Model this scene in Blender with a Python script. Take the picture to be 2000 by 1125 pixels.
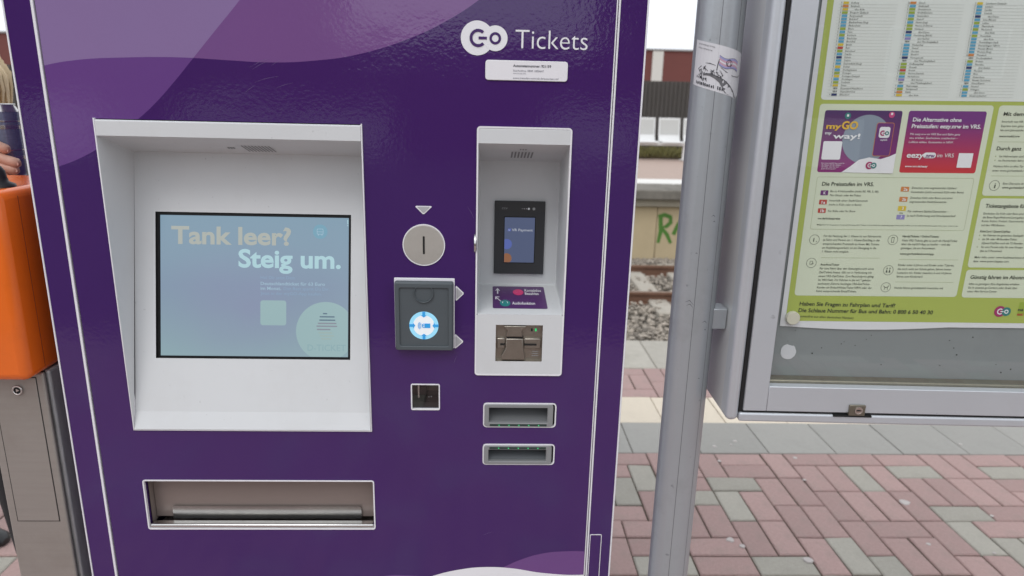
import bpy, bmesh, math, random
from mathutils import Vector, Matrix
random.seed(7)
R = math.radians
scene = bpy.context.scene
for o in list(bpy.data.objects):
    bpy.data.objects.remove(o, do_unlink=True)
C = scene.collection

# ------------------------------------------------------------------ camera
EYE = Vector((0, 0, 1.45))
PITCH, ROLL, YAW = R(15.047), R(1.366), R(2.206)
cd = bpy.data.cameras.new('camera')
cd.sensor_width = 36.0
cd.lens = 24.16
cd.clip_start = 0.02
cd.clip_end = 3000
cd.dof.use_dof = True
cd.dof.focus_distance = 1.06
cd.dof.aperture_fstop = 5.6
cam = bpy.data.objects.new('camera', cd)
C.objects.link(cam)
f = Vector((math.sin(YAW)*math.cos(PITCH), math.cos(YAW)*math.cos(PITCH), -math.sin(PITCH)))
r = Vector((math.cos(YAW), -math.sin(YAW), 0))
u = r.cross(f)
r2 = r*math.cos(ROLL)+u*math.sin(ROLL)
u2 = u*math.cos(ROLL)-r*math.sin(ROLL)
m = Matrix((r2, u2, -f)).transposed().to_4x4()
m.translation = EYE
cam.matrix_world = m
scene.camera = cam

# ------------------------------------------------------------------ sky, sun, exposure
SUN_EL, SUN_AZ = R(52), R(205)          # behind the viewer, a little to the left
w = bpy.data.worlds.new('World')
scene.world = w
w.use_nodes = True
nt = w.node_tree
bg = nt.nodes['Background']
sky = nt.nodes.new('ShaderNodeTexSky')
sky.sky_type = 'NISHITA'
sky.sun_disc = False
sky.sun_elevation = SUN_EL
sky.sun_rotation = SUN_AZ
sky.dust_density = 4.0
sky.air_density = 1.0
hsv = nt.nodes.new('ShaderNodeHueSaturation')
hsv.inputs['Saturation'].default_value = 0.18
nt.links.new(sky.outputs['Color'], hsv.inputs['Color'])
mixw = nt.nodes.new('ShaderNodeMix')
mixw.data_type = 'RGBA'
mixw.inputs['Factor'].default_value = 0.85
mixw.inputs['B'].default_value = (9.2, 9.6, 10.2, 1)
nt.links.new(hsv.outputs['Color'], mixw.inputs['A'])
nt.links.new(mixw.outputs['Result'], bg.inputs['Color'])
bg.inputs['Strength'].default_value = 0.12
sd = bpy.data.lights.new('sun', 'SUN')
sd.energy = 0.8
sd.angle = R(28)
sd.color = (1.0, 0.985, 0.96)
sun = bpy.data.objects.new('sun', sd)
C.objects.link(sun)
sv = Vector((math.sin(SUN_AZ)*math.cos(SUN_EL), math.cos(SUN_AZ)*math.cos(SUN_EL), math.sin(SUN_EL)))
sun.rotation_euler = sv.to_track_quat('Z', 'Y').to_euler()
sun.location = sv*30
scene.view_settings.view_transform = 'Standard'
scene.view_settings.look = 'None'
scene.view_settings.exposure = 0.10
scene.view_settings.gamma = 1.0
scene.view_settings.use_curve_mapping = False

# ------------------------------------------------------------------ materials
MATS = {}
def mat(name, col, rough=0.5, metal=0.0, var=0.0, vscale=12.0, bump=0.0, bscale=60.0, spec=0.5, coat=0.0, rand=0.0, emit=None, estr=0.0, stretch=None, dirt=0.0, dirtcol=(0.05, 0.045, 0.04), dscale=3.0, speck=0.0, sscale=160.0):
    """principled material with grain (var), fine relief (bump), per-object tone (rand), stains (dirt)"""
    if name in MATS:
        return MATS[name]
    mt = bpy.data.materials.new(name)
    mt.use_nodes = True
    n = mt.node_tree
    N, L = n.nodes, n.links
    b = N['Principled BSDF']
    b.inputs['Roughness'].default_value = rough
    b.inputs['Metallic'].default_value = metal
    b.inputs['Specular IOR Level'].default_value = spec
    b.inputs['Coat Weight'].default_value = coat
    b.inputs['Coat Roughness'].default_value = 0.06
    b.inputs['Base Color'].default_value = (*col, 1)
    out = None
    tc = N.new('ShaderNodeTexCoord')
    vec = tc.outputs['Object']
    if stretch:
        mp = N.new('ShaderNodeMapping')
        mp.inputs['Scale'].default_value = stretch
        L.new(vec, mp.inputs['Vector'])
        vec = mp.outputs['Vector']
    def scaled(fac_socket, lo, hi, src):
        mr = N.new('ShaderNodeMapRange')
        mr.inputs['To Min'].default_value = lo
        mr.inputs['To Max'].default_value = hi
        L.new(fac_socket, mr.inputs['Value'])
        mx = N.new('ShaderNodeVectorMath')
        mx.operation = 'SCALE'
        if src is None:
            mx.inputs[0].default_value = col
        else:
            L.new(src, mx.inputs[0])
        L.new(mr.outputs['Result'], mx.inputs['Scale'])
        return mx.outputs['Vector']
    if var:
        nz = N.new('ShaderNodeTexNoise')
        nz.inputs['Scale'].default_value = vscale
        nz.inputs['Detail'].default_value = 6
        nz.inputs['Roughness'].default_value = 0.65
        L.new(vec, nz.inputs['Vector'])
        out = scaled(nz.outputs['Fac'], 1-var, 1+var, out)
    if rand:
        oi = N.new('ShaderNodeObjectInfo')
        ge = N.new('ShaderNodeNewGeometry')
        ad = N.new('ShaderNodeMath')
        ad.operation = 'ADD'
        L.new(oi.outputs['Random'], ad.inputs[0])
        L.new(ge.outputs['Random Per Island'], ad.inputs[1])
        fr = N.new('ShaderNodeMath')
        fr.operation = 'FRACT'
        L.new(ad.outputs[0], fr.inputs[0])
        out = scaled(fr.outputs[0], 1-rand, 1+rand, out)
    if dirt:
        nd = N.new('ShaderNodeTexNoise')
        nd.inputs['Scale'].default_value = dscale
        nd.inputs['Detail'].default_value = 8
        nd.inputs['Roughness'].default_value = 0.7
        L.new(tc.outputs['Object'], nd.inputs['Vector'])
        mr = N.new('ShaderNodeMapRange')
        mr.inputs['From Min'].default_value = 0.52
        mr.inputs['From Max'].default_value = 0.75
        mr.inputs['To Max'].default_value = dirt
        L.new(nd.outputs['Fac'], mr.inputs['Value'])
        mx = N.new('ShaderNodeMix')
        mx.data_type = 'RGBA'
        if out is None:
            mx.inputs['A'].default_value = (*col, 1)
        else:
            L.new(out, mx.inputs['A'])
        mx.inputs['B'].default_value = (*dirtcol, 1)
        L.new(mr.outputs['Result'], mx.inputs['Factor'])
        out = mx.outputs['Result']
    if speck:
        ns = N.new('ShaderNodeTexNoise')
        ns.inputs['Scale'].default_value = sscale
        ns.inputs['Detail'].default_value = 3
        L.new(tc.outputs['Object'], ns.inputs['Vector'])
        ms = N.new('ShaderNodeMapRange')
        ms.inputs['From Min'].default_value = 0.70
        ms.inputs['From Max'].default_value = 0.78
        ms.inputs['To Max'].default_value = speck
        L.new(ns.outputs['Fac'], ms.inputs['Value'])
        mx = N.new('ShaderNodeMix')
        mx.data_type = 'RGBA'
        if out is None:
            mx.inputs['A'].default_value = (*col, 1)
        else:
            L.new(out, mx.inputs['A'])
        mx.inputs['B'].default_value = (*[c*0.35 for c in col], 1)
        L.new(ms.outputs['Result'], mx.inputs['Factor'])
        out = mx.outputs['Result']
    if out is not None:
        L.new(out, b.inputs['Base Color'])
    if bump:
        nb = N.new('ShaderNodeTexNoise')
        nb.inputs['Scale'].default_value = bscale
        nb.inputs['Detail'].default_value = 4
        L.new(vec, nb.inputs['Vector'])
        bp = N.new('ShaderNodeBump')
        bp.inputs['Strength'].default_value = bump
        bp.inputs['Distance'].default_value = 0.01
        L.new(nb.outputs['Fac'], bp.inputs['Height'])
        L.new(bp.outputs['Normal'], b.inputs['Normal'])
    if emit:
        b.inputs['Emission Color'].default_value = (*emit, 1)
        b.inputs['Emission Strength'].default_value = estr
    MATS[name] = mt
    return mt

PURPLE = (0.049, 0.0145, 0.118)
white_panel = mat('white_powder_coat', (0.635, 0.65, 0.66), 0.40, var=0.04, vscale=7, bump=0.02, bscale=900, dirt=0.22, dirtcol=(0.50, 0.49, 0.47), dscale=6, speck=0.3, sscale=130)
white_edge = mat('white_cut_edge', (0.78, 0.77, 0.80), 0.5)
black = mat('black_plastic', (0.012, 0.012, 0.013), 0.4)
gap_black = mat('dark_gap', (0.006, 0.006, 0.006), 0.7)
steel = mat('brushed_steel', (0.36, 0.335, 0.31), 0.42, metal=0.5, var=0.10, vscale=9, bump=0.03, bscale=40, stretch=(1, 1, 14), dirt=0.35, dirtcol=(0.22, 0.19, 0.16), dscale=5)
steel_h = mat('brushed_steel_tray', (0.27, 0.222, 0.20), 0.45, metal=0.2, var=0.10, vscale=6, bump=0.03, bscale=30, stretch=(1, 1, 20))
steel_bright = mat('polished_steel', (0.62, 0.61, 0.60), 0.22, metal=1.0, var=0.06)
steel_scratch = mat('scratched_steel', (0.42, 0.42, 0.425), 0.42, metal=0.35, var=0.22, vscale=16, bump=0.08, bscale=50, stretch=(1, 5, 1.6))
galv = mat('painted_grey_pole', (0.40, 0.425, 0.45), 0.34, metal=0.45, var=0.10, vscale=7, bump=0.03, bscale=160, dirt=0.35, dirtcol=(0.16, 0.155, 0.15), dscale=7, speck=0.5, sscale=90)
alu = mat('anodised_aluminium', (0.54, 0.565, 0.60), 0.40, metal=0.4, var=0.07, vscale=5, bump=0.015, bscale=200, dirt=0.25, dirtcol=(0.33, 0.32, 0.31), dscale=4, speck=0.4, sscale=70)
alu_side = mat('aluminium_side_sheet', (0.56, 0.57, 0.57), 0.28, metal=0.25, var=0.08, vscale=4, dirt=0.3, dirtcol=(0.25, 0.24, 0.22), dscale=3)
grey_plastic = mat('grey_plastic', (0.075, 0.09, 0.10), 0.5, var=0.06, vscale=20, bump=0.05, bscale=700)
lightgrey = mat('light_grey_plastic', (0.36, 0.37, 0.38), 0.4)
midgrey = mat('mid_grey_plastic', (0.13, 0.14, 0.15), 0.4)
orange = mat('orange_paint', (0.78, 0.145, 0.012), 0.22, var=0.05, vscale=9, bump=0.02, bscale=120, coat=0.3, dirt=0.15, dirtcol=(0.3, 0.06, 0.01), dscale=6, speck=0.4, sscale=60)
rubber = mat('black_rubber', (0.02, 0.02, 0.022), 0.45)
led_green = mat('green_led', (0.02, 0.3, 0.08), 0.3, emit=(0.05, 0.8, 0.25), estr=0.55)
p_white = mat('print_white', (0.80, 0.80, 0.83), 0.3)

# ------------------------------------------------------------------ object helpers
OFF = {}
def tag(o, label=None, cat=None, group=None, kind=None):
    if label: o['label'] = label
    if cat: o['category'] = cat
    if group: o['group'] = group
    if kind: o['kind'] = kind
    return o
def thing(name, label, cat, loc, group=None):
    o = bpy.data.objects.new(name, None)
    C.objects.link(o)
    o.empty_display_size = 0.1
    o.location = loc
    OFF[o] = Vector(loc)
    return tag(o, label, cat, group)

class MB:
    """collects shapes in world metres; build() links them as one mesh object"""
    def __init__(self, fn=None):
        self.v, self.f, self.m, self.fn = [], [], [], fn
    def add(self, vs, fs, mi=0):
        b = len(self.v)
        self.v += [self.fn(*p) if self.fn else tuple(p) for p in vs]
        self.f += [tuple(b+i for i in q) for q in fs]
        self.m += [mi]*len(fs)
        return self
    def box(self, x0, x1, y0, y1, z0, z1, mi=0):
        vs = [(x, y, z) for z in (z0, z1) for y in (y0, y1) for x in (x0, x1)]
        return self.add(vs, [(0, 2, 3, 1), (4, 5, 7, 6), (0, 1, 5, 4), (2, 6, 7, 3), (1, 3, 7, 5), (0, 4, 6, 2)], mi)
    def prism(self, poly, y0, y1, mi=0):
        """outline (x, z) counter-clockwise seen from the front (-y), thickness y0..y1"""
        n = len(poly)
        vs = [(x, y0, z) for x, z in poly]+[(x, y1, z) for x, z in poly]
        fs = [tuple(range(n)), tuple(range(2*n-1, n-1, -1))]+[(i, n+i, n+(i+1) % n, (i+1) % n) for i in range(n)]
        return self.add(vs, fs, mi)
    def ring(self, outer, inner, y0, y1, mi=0):
        n = len(outer)
        vs = [(x, y0, z) for x, z in outer]+[(x, y0, z) for x, z in inner]+[(x, y1, z) for x, z in outer]+[(x, y1, z) for x, z in inner]
        fs = []
        for i in range(n):
            j = (i+1) % n
            fs += [(i, j, n+j, n+i), (i, 2*n+i, 2*n+j, j), (n+i, n+j, 3*n+j, 3*n+i), (2*n+j, 2*n+i, 3*n+i, 3*n+j)]
        return self.add(vs, fs, mi)
    def lathe(self, prof, axis_o, n=28, axis='z', mi=0):
        """profile [(radius, height)] turned round an axis through axis_o"""
        vs, fs = [], []
        ox, oy, oz = axis_o
        for rr, h in prof:
            for i in range(n):
                a = 2*math.pi*i/n
                c, s = rr*math.cos(a), rr*math.sin(a)
                vs.append((ox+c, oy+s, oz+h) if axis == 'z' else ((ox+c, oy-h, oz+s) if axis == 'y' else (ox+h, oy+c, oz+s)))
        for k in range(len(prof)-1):
            for i in range(n):
                j = (i+1) % n
                fs.append((k*n+i, k*n+j, (k+1)*n+j, (k+1)*n+i))
        fs.append(tuple(range(n-1, -1, -1)))
        fs.append(tuple((len(prof)-1)*n+i for i in range(n)))
        return self.add(vs, fs, mi)
    def tube(self, pts, rad, n=10, mi=0):
        vs, fs = [], []
        P = [Vector(p) for p in pts]
        rads = rad if isinstance(rad, (list, tuple)) else [rad]*len(P)
        for k, p in enumerate(P):
            d = (P[min(k+1, len(P)-1)]-P[max(k-1, 0)]).normalized()
            a = d.orthogonal().normalized() if k == 0 else (a-d*a.dot(d)).normalized()
            bb = d.cross(a)
            for i in range(n):
                t = 2*math.pi*i/n
                vs.append(tuple(p+rads[k]*(a*math.cos(t)+bb*math.sin(t))))
        for k in range(len(P)-1):
            for i in range(n):
                j = (i+1) % n
                fs.append((k*n+i, k*n+j, (k+1)*n+j, (k+1)*n+i))
        fs.append(tuple(range(n-1, -1, -1)))
        fs.append(tuple((len(P)-1)*n+i for i in range(n)))
        return self.add(vs, fs, mi)
    def build(self, name, mats, parent=None, smooth=False, bevel=0.0, label=None, seg=2):
        me = bpy.data.meshes.new(name)
        off = OFF.get(parent, Vector((0, 0, 0))) if parent else Vector((0, 0, 0))
        me.from_pydata([(x-off.x, y-off.y, z-off.z) for x, y, z in self.v], [], self.f)
        if not isinstance(mats, (list, tuple)):
            mats = [mats]
        for q in mats:
            me.materials.append(q)
        if len(mats) > 1:
            me.polygons.foreach_set('material_index', self.m)
        if smooth:
            me.polygons.foreach_set('use_smooth', [True]*len(me.polygons))
        me.update()
        o = bpy.data.objects.new(name, me)
        C.objects.link(o)
        if parent:
            o.parent = parent
            OFF[o] = off
        if bevel:
            bv = o.modifiers.new('bevel', 'BEVEL')
            bv.width = bevel
            bv.segments = seg
            bv.limit_method = 'ANGLE'
            bv.angle_limit = R(25)
            bv.harden_normals = False
            me.polygons.foreach_set('use_smooth', [True]*len(me.polygons))
            try:
                me.set_sharp_from_angle(angle=R(35))
            except Exception:
                pass
        elif smooth:
            try:
                me.set_sharp_from_angle(angle=R(50))
            except Exception:
                pass
        if label:
            o['label'] = label
        return o

def rrect(x0, x1, z0, z1, rad=0.003, n=4):
    pts = []
    for cx, cz, a0 in ((x0+rad, z0+rad, 180), (x1-rad, z0+rad, 270), (x1-rad, z1-rad, 0), (x0+rad, z1-rad, 90)):
        for i in range(n+1):
            a = R(a0+90*i/n)
            pts.append((cx+rad*math.cos(a), cz+rad*math.sin(a)))
    return pts
def circle(cx, cz, rad, n=40):
    return [(cx+rad*math.cos(2*math.pi*i/n), cz+rad*math.sin(2*math.pi*i/n)) for i in range(n)]
def arc_band(cx, cz, r0, r1, a0, a1, n=24):
    A = [R(a0+(a1-a0)*i/n) for i in range(n+1)]
    return [(cx+r1*math.cos(a), cz+r1*math.sin(a)) for a in A], [(cx+r0*math.cos(a), cz+r0*math.sin(a)) for a in A]

# ---- flat print: lettering and shapes lying on a surface
_G = {}
def glyphs(s, bold=0.0, res=2):
    key = (s, bold, res)
    if key in _G:
        return _G[key]
    cu = bpy.data.curves.new('lettering', 'FONT')
    cu.body = s
    cu.resolution_u = res
    cu.offset = bold
    cu.fill_mode = 'FRONT'
    o = bpy.data.objects.new('lettering', cu)
    me = bpy.data.meshes.new_from_object(o)
    vs = [(v.co.x, v.co.y) for v in me.vertices]
    fs = [tuple(p.vertices) for p in me.polygons]
    bpy.data.meshes.remove(me)
    bpy.data.objects.remove(o)
    bpy.data.curves.remove(cu)
    _G[key] = (vs, fs)
    return vs, fs
CAP = None
class Print(MB):
    """2D print; lift = how far each layer stands off the surface (fractions of a millimetre)"""
    def __init__(self, fn, lift=0.0003):
        super().__init__()
        self.to3, self.lift = fn, lift
    def flat(self, pts, fs, mi, layer):
        return self.add([self.to3(a, b, self.lift*layer) for a, b in pts], fs, mi)
    def poly(self, pts, mi=0, layer=1):
        return self.flat(pts, [tuple(range(len(pts)))], mi, layer)
    def strip(self, A, B, mi=0, layer=1, closed=False):
        n = len(A)
        k = n if closed else n-1
        return self.flat(A+B, [(i, (i+1) % n, n+(i+1) % n, n+i) for i in range(k)], mi, layer)
    def hoop(self, cx, cz, r0, r1, mi=0, layer=1, n=36):
        return self.strip(circle(cx, cz, r1, n), circle(cx, cz, r0, n), mi, layer, True)
    def stroke(self, pts, wd, mi=0, layer=1):
        A, B = [], []
        for k, p in enumerate(pts):
            a, b = pts[max(k-1, 0)], pts[min(k+1, len(pts)-1)]
            d = Vector((b[0]-a[0], b[1]-a[1])).normalized()
            ww = wd[k] if isinstance(wd, (list, tuple)) else wd
            A.append((p[0]-d.y*ww/2, p[1]+d.x*ww/2))
            B.append((p[0]+d.y*ww/2, p[1]-d.x*ww/2))
        return self.strip(B, A, mi, layer)
    def text(self, s, x, z, width=None, cap=0.01, mi=0, layer=2, bold=0.0, shear=0.0, ang=0.0, res=2):
        global CAP
        if CAP is None:
            CAP = max(v[1] for v in glyphs('H')[0])
        vs, fs = glyphs(s, bold, res)
        if not vs:
            return self
        k = cap/CAP
        x0, x1 = min(v[0] for v in vs), max(v[0] for v in vs)
        kx = k if width is None else width/(x1-x0)
        ca, sa = math.cos(ang), math.sin(ang)
        pts = []
        for a, b in vs:
            px, pz = (a-x0)*kx+shear*b*k, b*k
            pts.append((x+px*ca-pz*sa, z+px*sa+pz*ca))
        return self.flat(pts, fs, mi, layer)

# ================================================================== setting
concrete = mat('concrete', (0.36, 0.345, 0.31), 0.9, var=0.16, vscale=14, bump=0.25, bscale=90, dirt=0.35, dirtcol=(0.2, 0.19, 0.165), dscale=2)
sand = mat('joint_sand', (0.085, 0.068, 0.048), 0.95, var=0.3, vscale=40)
brick_red = mat('red_paver', (0.395, 0.268, 0.248), 0.9, var=0.20, vscale=70, bump=0.5, bscale=260, rand=0.09, dirt=0.55, dirtcol=(0.27, 0.235, 0.205), dscale=11, speck=0.7, sscale=190)
brick_grey = mat('grey_paver', (0.385, 0.362, 0.312), 0.9, var=0.20, vscale=70, bump=0.5, bscale=260, rand=0.10, dirt=0.3, dirtcol=(0.22, 0.21, 0.18), dscale=9, speck=0.7, sscale=190)
slab_grey = mat('grey_slab', (0.325, 0.315, 0.29), 0.88, var=0.09, vscale=40, bump=0.3, bscale=240, rand=0.05, dirt=0.2, dirtcol=(0.16, 0.16, 0.15), dscale=6, speck=0.6, sscale=170)
slab_white = mat('white_guide_slab', (0.66, 0.58, 0.465), 0.88, var=0.07, vscale=35, bump=0.25, bscale=240, rand=0.05, dirt=0.25, dirtcol=(0.42, 0.37, 0.3), dscale=5)
slab_edge = mat('edge_slab', (0.40, 0.375, 0.325), 0.9, var=0.14, vscale=22, bump=0.3, bscale=200, rand=0.06, dirt=0.4, dirtcol=(0.27, 0.25, 0.2), dscale=4)
earth = mat('trackside_earth', (0.17, 0.145, 0.115), 0.95, var=0.3, vscale=3, bump=0.5, bscale=20)

b = MB()
b.add([(-900, -900, -1.02), (900, -900, -1.02), (900, 900, -1.02), (-900, 900, -1.02)], [(0, 1, 2, 3)])
tag(b.build('ground', earth), kind='structure')

EDGE = 4.14
b = MB().box(-45, 45, -14, EDGE-0.09, -1.1, -0.062).box(-45, 45, EDGE-0.085, EDGE-0.02, -1.1, -0.12)
platform = tag(b.build('platform', [concrete]), kind='structure')
b = MB().add([(-45, -14, -0.008), (45, -14, -0.008), (45, EDGE-0.1, -0.008), (-45, EDGE-0.1, -0.008)], [(0, 1, 2, 3)])
b.build('joint_bed', sand, platform)

def chamfer_block(mb, cx, cy, lx, ly, z0, z1, c=0.004, dz=(0, 0, 0, 0), rot=0.0):
    hx, hy = lx/2, ly/2
    ca, sa = math.cos(rot), math.sin(rot)
    def ring(i, z, d):
        return [(cx+ca*x-sa*y, cy+sa*x+ca*y, z+(d[k] if d else 0)) for k, (x, y) in enumerate(((-hx+i, -hy+i), (hx-i, -hy+i), (hx-i, hy-i), (-hx+i, hy-i)))]
    vs = ring(0, z0, None)+ring(0, z1-c*0.8, dz)+ring(c, z1, dz)
    fs = [(8, 9, 10, 11)]
    for k in range(4):
        j = (k+1) % 4
        fs += [(k, j, 4+j, 4+k), (4+k, 4+j, 8+j, 8+k)]
    mb.add(vs, fs)

def meshdata(fn, name, material):
    mb = MB()
    fn(mb)
    me = bpy.data.meshes.new(name)
    me.from_pydata(mb.v, [], mb.f)
    me.materials.append(material)
    return me
def place(name, me, loc, parent, rz=0.0):
    o = bpy.data.objects.new(name, me)
    C.objects.link(o)
    o.parent = parent
    o.location = loc
    o.rotation_euler = (0, 0, rz)
    return o
rb = random.Random(21)
BR = {}
for nm, mt in (('red', brick_red), ('grey', brick_grey)):
    BR[nm] = []
    for k in range(4):
        dz = [rb.uniform(-0.0012, 0.0012) for _ in range(4)]
        BR[nm].append(meshdata(lambda q: chamfer_block(q, 0, 0, 0.1945, 0.0945, -0.06, 0, 0.0045, dz), 'brick', mt))
rest = {'red': MB(), 'grey': MB()}
def seen(x, y):
    if y > 3.2:
        return 0.35 < x < 2.7
    if y > 1.66:
        return 0.28 < x < 2.55 or -2.35 < x < -1.25
    return False
def brick_at(x, y, vert):
    nm = 'grey' if rb.random() < 0.23 else 'red'
    z = rb.uniform(-0.0018, 0.0012)
    a = rb.uniform(-0.008, 0.008)+(math.pi/2 if vert else 0)
    jx, jy = rb.uniform(-0.0012, 0.0012), rb.uniform(-0.0012, 0.0012)
    k = rb.randrange(4)
    if seen(x, y):
        o = place('brick', BR[nm][k], (x+jx, y+jy, z), platform, a)
    else:
        chamfer_block(rest[nm], x+jx, y+jy, 0.1945, 0.0945, -0.06, z, 0.0045, (0, 0, 0, 0), a)
def field(ytop, rows, xa, cols):
    occ = [[False]*(cols+1) for _ in range(rows+1)]
    for j in range(rows):
        for i in range(cols):
            if occ[j][i]:
                continue
            flat_ok = i+1 < cols and not occ[j][i+1]
            up_ok = j+1 < rows
            if flat_ok and (not up_ok or rb.random() < 0.56):
                occ[j][i] = occ[j][i+1] = True
                brick_at(xa+0.1*i+0.1, ytop-0.1*j-0.05, False)
            elif up_ok:
                occ[j][i] = occ[j+1][i] = True
                brick_at(xa+0.1*i+0.05, ytop-0.1*j-0.1, True)
field(2.672, 48, -8.0, 150)
field(3.662, 4, -8.0, 150)
for nm, mt in (('red', brick_red), ('grey', brick_grey)):
    tag(rest[nm].build(nm+'_paving', mt, platform), kind='stuff')
# guide strips and edge slabs
sg = meshdata(lambda q: chamfer_block(q, 0, 0, 0.296, 0.293, -0.06, 0, 0.003), 'guide_slab', slab_grey)
swm = meshdata(lambda q: chamfer_block(q, 0, 0, 0.296, 0.294, -0.06, 0, 0.003), 'guide_slab', slab_white)
se = meshdata(lambda q: chamfer_block(q, 0, 0, 0.995, 0.475, -0.12, 0, 0.006), 'edge_slab', slab_edge)
for i in range(-29, 22):
    place('grey_slab', sg, (0.645+0.15+0.3*i, 2.82, rb.uniform(-0.001, 0.001)), platform)
    place('white_slab', swm, (0.853+0.15+0.3*i-0.3, 3.111, rb.uniform(-0.001, 0.001)), platform)
for i in range(-10, 9):
    place('edge_slab', se, (0.985+0.5+1.0*i, 3.90, rb.uniform(-0.002, 0.002)), platform)
# pale gum and paint spots trodden into the paving
gum = mat('old_gum', (0.47, 0.43, 0.41), 0.8)
for x, y, s in ((1.62, 2.29, 0.017), (1.085, 1.945, 0.014), (1.55, 2.03, 0.007), (0.89, 2.02, 0.009), (1.02, 2.73, 0.008), (1.13, 2.78, 0.008), (1.10, 2.745, 0.005), (2.16, 2.76, 0.007), (1.00, 2.60, 0.007), (1.34, 2.63, 0.008), (0.86, 2.055, 0.012), (1.9, 2.2, 0.006), (1.3, 2.45, 0.006), (1.75, 1.98, 0.005)):
    pts = [(x+s*1.1*math.cos(t)*rb.uniform(.75, 1.1), y+s*math.sin(t)*rb.uniform(.75, 1.1)) for t in [2*math.pi*i/12 for i in range(12)]]
    g = MB().add([(a, c, 0.0032) for a, c in pts]+[(x+(a-x)*1.15, y+(c-y)*1.15, 0.0006) for a, c in pts], [tuple(range(12))]+[(i, 12+i, 12+(i+1) % 12, (i+1) % 12) for i in range(12)])
    g.build('gum_spot', gum, platform)

# ------------------------------------------------------------------ track bed, rails, far platform
ball_m = mat('ballast_stone', (0.31, 0.27, 0.225), 0.9, var=0.2, vscale=60, bump=0.3, bscale=200, rand=0.5)
bed = mat('ballast_bed', (0.12, 0.105, 0.085), 0.95, var=0.4, vscale=18, bump=0.6, bscale=30)
b = MB().add([(-60, EDGE-0.1, -0.965), (60, EDGE-0.1, -0.965), (60, 11.2, -0.965), (-60, 11.2, -0.965)], [(0, 1, 2, 3)])
tag(b.build('track_bed', bed), kind='structure')
ico = bmesh.new()
bmesh.ops.create_icosphere(ico, subdivisions=1, radius=1.0)
iv = [tuple(v.co) for v in ico.verts]
ifc = [tuple(v.index for v in fc.verts) for fc in ico.faces]
ico.free()
RAILS = (8.20, 9.66)
st = MB()
rs = random.Random(5)
protos = []
for k in range(24):
    protos.append([Vector(v)*rs.uniform(0.62, 1.15) for v in iv])
for i in range(29000):
    x, y = rs.uniform(-5.6, 5.6), rs.uniform(5.6, 10.9)
    if min(abs(y-a) for a in RAILS) < 0.075:
        continue
    sx = (x-2.02) % 0.6
    onsl = sx < 0.24 and 7.6 < y < 10.3
    if onsl and rs.random() < 0.93:
        continue
    s = rs.uniform(0.017, 0.034)
    low = -0.952
    rise = 0.06*max(0.0, min(1.0, (y-6.6)/1.2, (10.9-y)/0.6))
    z = (low+rise*rs.random()) if not onsl else -0.865
    qx, qy, qz = rs.uniform(.8, 1.3), rs.uniform(.8, 1.3), rs.uniform(.55, .95)
    a = rs.uniform(0, 6.28)
    ca, sa = math.cos(a), math.sin(a)
    st.add([(x+s*qx*(ca*v.x-sa*v.y), y+s*qy*(sa*v.x+ca*v.y), z+s*qz*v.z) for v in rs.choice(protos)], ifc)
tag(st.build('ballast', ball_m), 'crushed pale stone ballast lying between and beside the rails', 'ballast', kind='stuff')

rust = mat('rusty_rail', (0.155, 0.078, 0.048), 0.75, var=0.25, vscale=12, bump=0.2, bscale=80)
railtop = mat('rail_head', (0.30, 0.21, 0.16), 0.4, metal=0.6, var=0.15)
sleeper_m = mat('concrete_sleeper', (0.40, 0.365, 0.31), 0.9, var=0.2, vscale=10, bump=0.3, bscale=80, dirt=0.5, dirtcol=(0.2, 0.15, 0.11), dscale=4)
track = thing('railway_track', 'rusty two-rail railway track on concrete sleepers below the platforms', 'track', (2.0, 8.93, -0.95))
prof = [(-.065, -.172), (.065, -.172), (.065, -.160), (.012, -.142), (.009, -.045), (.034, -.036), (.036, -.006), (.028, 0), (-.028, 0), (-.036, -.006), (-.034, -.036), (-.009, -.045), (-.012, -.142), (-.065, -.160)]
for Y in RAILS:
    n = len(prof)
    b = MB()
    b.add([(-40, Y+a, -0.78+c) for a, c in prof]+[(40, Y+a, -0.78+c) for a, c in prof], [(i, (i+1) % n, n+(i+1) % n, n+i) for i in range(n)])
    for i in range(n):
        if i == 7:
            b.m[i] = 1
    b.build('rail', [rust, railtop], track)
slm = meshdata(lambda q: chamfer_block(q, 0, 0, 0.24, 2.6, -0.08, 0.075, 0.02), 'sleeper', sleeper_m)
for i in range(-16, 11):
    o = place('sleeper', slm, (0.12+0.02+0.6*i, 0, 0), track)
for i in range(-5, 6):
    for Y in RAILS:
        for sd_ in (-1, 1):
            MB().box(2.14+0.6*i-0.045, 2.14+0.6*i+0.045, Y+sd_*0.105-0.035, Y+sd_*0.105+0.035, -0.94, -0.905).build('rail_clip', rust, track, bevel=0.008)

FP = 0.19
wall_m = mat('yellowed_platform_wall', (0.52, 0.42, 0.265), 0.9, var=0.12, vscale=3, bump=0.1, bscale=60, dirt=0.35, dirtcol=(0.3, 0.23, 0.14), dscale=1.2)
cop_m = mat('weathered_coping', (0.185, 0.17, 0.145), 0.9, var=0.35, vscale=5, bump=0.3, bscale=40, dirt=0.9, dirtcol=(0.07, 0.065, 0.055), dscale=3)
cop_l = mat('coping_underside', (0.42, 0.38, 0.30), 0.9, var=0.2, vscale=4, dirt=0.5, dirtcol=(0.2, 0.18, 0.14), dscale=3)
fpave = mat('far_platform_paving', (0.42, 0.32, 0.27), 0.9, var=0.12, vscale=6, dirt=0.3, dirtcol=(0.34, 0.28, 0.24), dscale=1.5)
far = tag(MB().box(-45, 45, 11.35, 60, -1.1, FP-0.03).build('far_platform', fpave), kind='structure')
for i in range(-8, 10):
    MB().box(2.742-2.5+2.5*i-2.492, 2.742-2.5+2.5*i, 10.95, 11.36, -1.1, -0.105).build('wall_panel', wall_m, far, bevel=0.012)
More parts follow.
